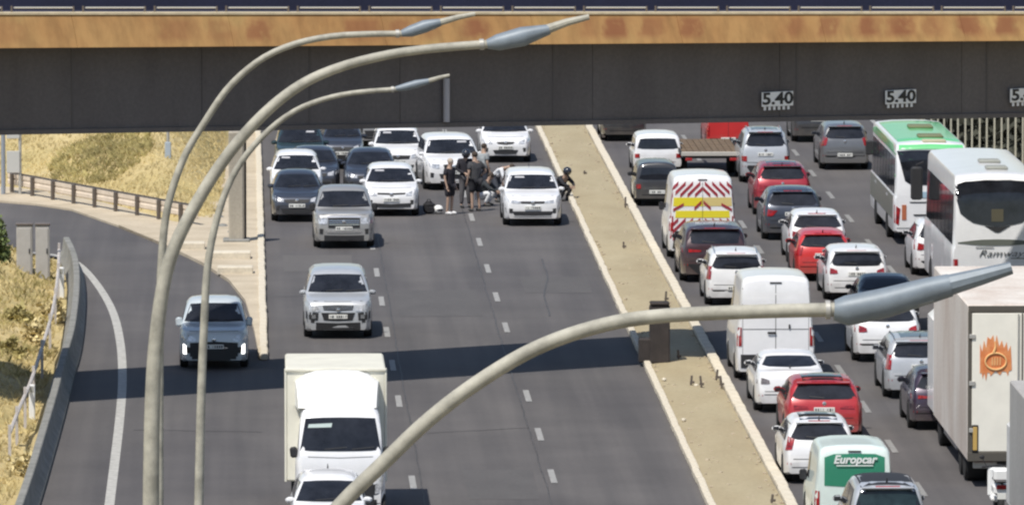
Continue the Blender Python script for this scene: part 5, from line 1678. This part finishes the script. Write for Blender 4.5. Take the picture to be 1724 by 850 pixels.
p = gz(1686, 872)
r = empty('scooter', (p.x, p.y + .6, 0), 0, 'white scooter with a red tail light at the bottom right below the lorry door', 'scooter', QR)
MB().lathe((0, -.45, .27), (1, 0, 0), [(.17, -.06), (.25, -.06), (.27, -.03), (.27, .03), (.25, .06), (.17, .06)], 20).build('rear_wheel', M_TYRE, r)
MB().lathe((0, .8, .27), (1, 0, 0), [(.17, -.05), (.25, -.05), (.27, -.02), (.27, .02), (.25, .05), (.17, .05)], 20).build('front_wheel', M_TYRE, r)
mbs = MB().box(0, -.2, .62, .34, .8, .32, bev=.1); mbs.box(0, .25, .36, .36, .5, .12, bev=.04); mbs.box(0, .62, .68, .42, .16, .7, bev=.07)
mbs.build('body', M_WHITE, r)
MB().box(0, -.15, .82, .30, .7, .10, bev=.04).build('seat', M_TRIM, r)
MB().box(0, -.62, .98, .38, .34, .30, bev=.06).build('top_case', M_WHITE, r)
MB().box(0, -.63, .70, .24, .06, .10, bev=.02).build('tail_light', M_LAMPR, r)
MB().box(0, -.66, .50, .2, .02, .14, bev=.005).build('number_plate', M_PLATE, r)
MB().tube([(-.34, .55, 1.02), (0, .62, 1.05), (.34, .55, 1.02)], .02, 8).build('handlebar', M_TRIM, r)
for sg in (-1, 1):
    MB().tube([(sg * .24, .57, 1.04), (sg * .32, .58, 1.2)], .01, 6).ell((sg * .34, .57, 1.24), (.06, .02, .045), 8, 5).build('mirror', M_TRIM, r)

# ------------------------------------------------------------------ people
def skin_obj(name, joints, edges, m, parent, rootv=0, sub=1):
    me = bpy.data.meshes.new(name)
    me.from_pydata([j[0] for j in joints], edges, [])
    o = bpy.data.objects.new(name, me); COL.objects.link(o)
    md = o.modifiers.new('skin', 'SKIN'); md.use_smooth_shade = True
    sv = me.skin_vertices[0].data if me.skin_vertices else None
    if sv is None:
        bm = bmesh.new(); bm.from_mesh(me); bm.verts.layers.skin.verify(); bm.to_mesh(me); bm.free()
        sv = me.skin_vertices[0].data
    for i, j in enumerate(joints):
        rr = j[1]; sv[i].radius = rr if isinstance(rr, tuple) else (rr, rr)
        sv[i].use_root = (i == rootv)
    sb = o.modifiers.new('sub', 'SUBSURF'); sb.levels = sub; sb.render_levels = sub
    dg = bpy.context.evaluated_depsgraph_get()
    me2 = bpy.data.meshes.new_from_object(o.evaluated_get(dg))
    bpy.data.objects.remove(o)
    me2.name = name; me2.materials.clear(); me2.materials.append(m); me2.shade_smooth()
    o = bpy.data.objects.new(name, me2); COL.objects.link(o); o.parent = parent
    return o

def person(px, py, label, pose, rz=0, top=(.03, .03, .035), bottom=(.03, .03, .035), hair=(.05, .035, .025), shorts=False, longsleeve=False, scale=1.0, shoe=(.05, .05, .05), helmet=None, pantsmat=None):
    p = gz(px, py)
    r = empty('person', (p.x, p.y, 0), rz, label, 'person', 'people at the accident on the left carriageway')
    V = Vector
    # joints in pose, facing -Y
    P = {'pel': V((0, 0, .95)), 'spi': V((0, 0, 1.13)), 'che': V((0, 0, 1.34)), 'nec': V((0, 0, 1.47)), 'hea': V((0, -.02, 1.56)),
         'shL': V((.18, 0, 1.41)), 'shR': V((-.18, 0, 1.41)), 'elL': V((.23, .02, 1.14)), 'elR': V((-.23, .02, 1.14)), 'haL': V((.23, -.07, .89)), 'haR': V((-.23, -.07, .89)),
         'hiL': V((.09, 0, .90)), 'hiR': V((-.09, 0, .90)), 'knL': V((.10, -.02, .50)), 'knR': V((-.10, -.02, .50)), 'anL': V((.11, .02, .08)), 'anR': V((-.11, .02, .08))}
    if pose == 'hip':
        P['elR'] = V((-.36, .05, 1.18)); P['haR'] = V((-.20, -.08, 1.02)); P['knR'] = V((-.13, -.05, .50)); P['anR'] = V((-.16, 0, .08))
    if pose == 'armbent':
        P['elL'] = V((.25, -.02, 1.14)); P['haL'] = V((.05, -.24, 1.14)); P['elR'] = V((-.25, 0, 1.14)); P['haR'] = V((-.08, -.22, 1.05)); P['anL'] = V((.15, .05, .08)); P['hea'] = V((0, -.05, 1.55))
    if pose == 'bent':
        P.update({'pel': V((0, .15, .85)), 'spi': V((0, .02, 1.0)), 'che': V((0, -.18, 1.12)), 'nec': V((0, -.32, 1.18)), 'hea': V((0, -.42, 1.18)), 'shL': V((.18, -.24, 1.12)), 'shR': V((-.18, -.24, 1.12)),
                  'elL': V((.22, -.32, .88)), 'elR': V((-.22, -.32, .88)), 'haL': V((.14, -.42, .68)), 'haR': V((-.14, -.42, .68)), 'hiL': V((.09, .15, .82)), 'hiR': V((-.09, .15, .82)), 'knL': V((.12, -.02, .47)), 'knR': V((-.12, -.02, .47))})
    if pose == 'crouch':
        P.update({'pel': V((0, .18, .34)), 'spi': V((0, .10, .50)), 'che': V((0, -.02, .68)), 'nec': V((0, -.08, .80)), 'hea': V((0, -.13, .88)), 'shL': V((.18, -.03, .74)), 'shR': V((-.18, -.03, .74)),
                  'elL': V((.24, -.22, .56)), 'elR': V((-.24, -.22, .56)), 'haL': V((.10, -.38, .48)), 'haR': V((-.10, -.38, .48)), 'hiL': V((.09, .17, .32)), 'hiR': V((-.09, .17, .32)), 'knL': V((.16, -.22, .46)), 'knR': V((-.16, -.22, .46)), 'anL': V((.13, -.02, .08)), 'anR': V((-.13, -.02, .08))})
    if pose == 'sit':
        P.update({'pel': V((0, .2, .12)), 'spi': V((0, .24, .30)), 'che': V((0, .22, .50)), 'nec': V((0, .18, .63)), 'hea': V((0, .14, .72)), 'shL': V((.18, .21, .57)), 'shR': V((-.18, .21, .57)),
                  'elL': V((.24, .22, .32)), 'elR': V((-.24, .22, .32)), 'haL': V((.18, -.02, .30)), 'haR': V((-.22, .3, .06)), 'hiL': V((.09, .17, .12)), 'hiR': V((-.09, .17, .12)), 'knL': V((.14, -.2, .36)), 'knR': V((-.12, -.22, .22)), 'anL': V((.15, -.45, .06)), 'anR': V((-.14, -.58, .06))})
    up = (P['hea'] - P['nec']).normalized()
    J = []; E = []
    def add(v, rad, par=None):
        J.append((tuple(v), rad)); i = len(J) - 1
        if par is not None: E.append((par, i))
        return i
    pe = add(P['pel'], (.145, .10)); sp = add(P['spi'], (.125, .09), pe); ch = add(P['che'], (.15, .10), sp); ne = add(P['nec'], .055, ch)
    h1 = add(P['hea'], (.07, .08), ne); h2 = add(P['hea'] + up * .09, (.078, .095), h1); h3 = add(P['hea'] + up * .17, (.05, .06), h2)
    fw = V((0, -1, 0)); 
    for sg, s_ in ((1, 'L'), (-1, 'R')):
        sh_ = add(P['sh' + s_], .058, ch); e_ = add(P['el' + s_], .04, sh_); wv_ = P['ha' + s_]
        wr_ = add(wv_, .027, e_)
        dv = (wv_ - P['el' + s_]).normalized()
        pal = add(wv_ + dv * .06, (.036, .02), wr_)
        side = dv.cross(fw); side = side.normalized() if side.length > .1 else V((1, 0, 0))
        for q, (o_, l_) in enumerate([(-.028, .07), (-.010, .085), (.010, .08), (.028, .062)]):
            f1 = add(wv_ + dv * (.09) + side * o_, .009, pal); add(wv_ + dv * (.09 + l_) + side * o_ + fw * .015, .007, f1)
        th = add(wv_ + dv * .045 + side * .05, .010, pal); add(wv_ + dv * .085 + side * .065 + fw * .01, .008, th)
        hi = add(P['hi' + s_], .085, pe); kn = add(P['kn' + s_], .055, hi); an = add(P['an' + s_], .038, kn)
        add(P['an' + s_] + V((0, -.10, -.04)), (.035, .028), an)
    skin_obj('body', J, E, M_SKIN, r)
    # nose, eyes, ears
    hc = P['hea'] + up * .08
    fc = (V((0, -1, 0)) - up * V((0, -1, 0)).dot(up)).normalized() if abs(up.y) < .9 else V((0, 0, -1))
    mb = MB().ell(hc + fc * .10 - up * .01, (.014, .02, .022), 6, 4)
    for sg in (-1, 1): mb.ell(hc + V((sg * .08, 0, 0)), (.014, .022, .032), 6, 4)
    mb.build('face', M_SKIN, r)
    mb = MB()
    for sg in (-1, 1): mb.ell(hc + fc * .092 + V((sg * .03, 0, 0)) + up * .018, (.012, .008, .008), 6, 4)
    mb.build('eyes', M_TRIM, r)
    key = lambda c: 'cloth_%d_%d_%d' % tuple(int(q * 100) for q in c)
    mt, mbm = mat(key(top), top, .85, var=.2, vscale=6), mat(key(bottom), bottom, .85, var=.2, vscale=6)
    # top
    J = []; E = []
    pe = add(P['pel'] - (P['spi'] - P['pel']) * .1, (.195, .15)); sp = add(P['spi'], (.175, .135), pe); ch = add(P['che'], (.195, .14), sp); nk = add(P['che'] + (P['nec'] - P['che']) * .6, (.09, .07), ch)
    for s_ in 'LR':
        sh_ = add(P['sh' + s_], .09, ch)
        if longsleeve:
            e_ = add(P['el' + s_], .056, sh_); add(P['ha' + s_], .042, e_)
        else:
            add(P['sh' + s_] + (P['el' + s_] - P['sh' + s_]) * .7, .078, sh_)
    skin_obj('shirt', J, E, mt, r, 1)
    J = []; E = []
    pe = add(P['pel'], (.155, .115))
    for s_ in 'LR':
        hi = add(P['hi' + s_], .125, pe)
        if shorts:
            add(P['hi' + s_] + (P['kn' + s_] - P['hi' + s_]) * .9, .105, hi)
        else:
            kn = add(P['kn' + s_], .09, hi); add(P['an' + s_] + (P['kn' + s_] - P['an' + s_]) * .06, .058, kn)
    skin_obj('shorts' if shorts else 'trousers', J, E, mbm, r)
    msh = mat(key(shoe) + 's', shoe, .6)
    for s_ in 'LR':
        a = P['an' + s_]
        MB().ell(a + V((0, -.07, -.03)), (.05, .14, .05), 8, 5).build('shoe', msh, r)
    if helmet:
        MB().ell(hc + up * .01, (.135, .15, .14), 12, 8).build('helmet', mat('helmet_%d' % int(helmet[0] * 100), helmet, .2, coat=1), r)
    else:
        rotm = up.to_track_quat('Z', 'Y').to_matrix()
        MB().ell(hc + up * .035 - fc * .02, (.092, .108, .095), 10, 6, rotm).build('hair', mat('hair_%d' % int(hair[0] * 100), hair, .8), r)
    r.scale = (scale,) * 3
    return r

person(757, 361, 'woman in a black top and shorts with bare legs, leftmost of the group', 'stand', .9, (.018, .016, .022), (.018, .016, .022), hair=(.42, .36, .30), shorts=True, shoe=(.7, .7, .7))
person(783, 350, 'person in black jacket and dark helmet standing in the middle of the group', 'armbent', .3, (.015, .018, .025), (.10, .095, .10), longsleeve=True, helmet=(.02, .022, .03), scale=1.06)
person(800, 356, 'man in a dark grey t-shirt and black shorts with a hand on his hip', 'hip', -2.6, (.055, .055, .06), (.02, .02, .025), shorts=True, scale=1.07)
person(814, 334, 'person in a pale grey shirt standing behind the man in shorts', 'stand', 2.2, (.30, .32, .33), (.04, .045, .06), scale=1.0)
person(839, 340, 'person in a white shirt bending down beside the white crossover', 'bent', 1.0, (.75, .76, .78), (.05, .055, .07), longsleeve=True, scale=.95)
person(818, 347, 'person in white trousers crouching on the road behind the standing group', 'crouch', 1.2, (.03, .035, .04), (.72, .73, .75), longsleeve=True)
person(948, 338, 'person in black crouching at the right side of the white crossover', 'crouch', .8, (.02, .02, .025), (.03, .03, .035), longsleeve=True, helmet=(.02, .022, .03))

# helmet and bag on the road
p = gz(738, 360)
r = empty('white_helmet', (p.x, p.y, 0), .4, 'round white helmet lying on the road by the woman in black', 'helmet')
MB().ell((0, 0, .14), (.16, .17, .14), 14, 9).build('shell', M_WHITE, r)
MB().ell((.0, -.06, .13), (.13, .13, .06), 12, 6).build('visor', M_GLASS, r)
p = gz(722, 360)
r = empty('black_bag', (p.x, p.y, 0), .2, 'black backpack lying on the road left of the white helmet', 'bag')
MB().box(0, 0, .2, .34, .3, .38, bev=.09).build('body', mat('bag_fabric', (.015, .015, .018), .85, var=.3), r)
MB().box(.02, -.16, .14, .24, .08, .2, bev=.03).build('pocket', MATS['bag_fabric'], r)
MB().tube([(-.06, 0, .38), (-.04, 0, .45), (.04, 0, .45), (.06, 0, .38)], .014, 6).build('handle', M_TRIM, r)
MB().tube([(.16, .0, .32), (.26, -.05, .2), (.18, -.08, .06)], .018, 6).build('strap', M_TRIM, r)
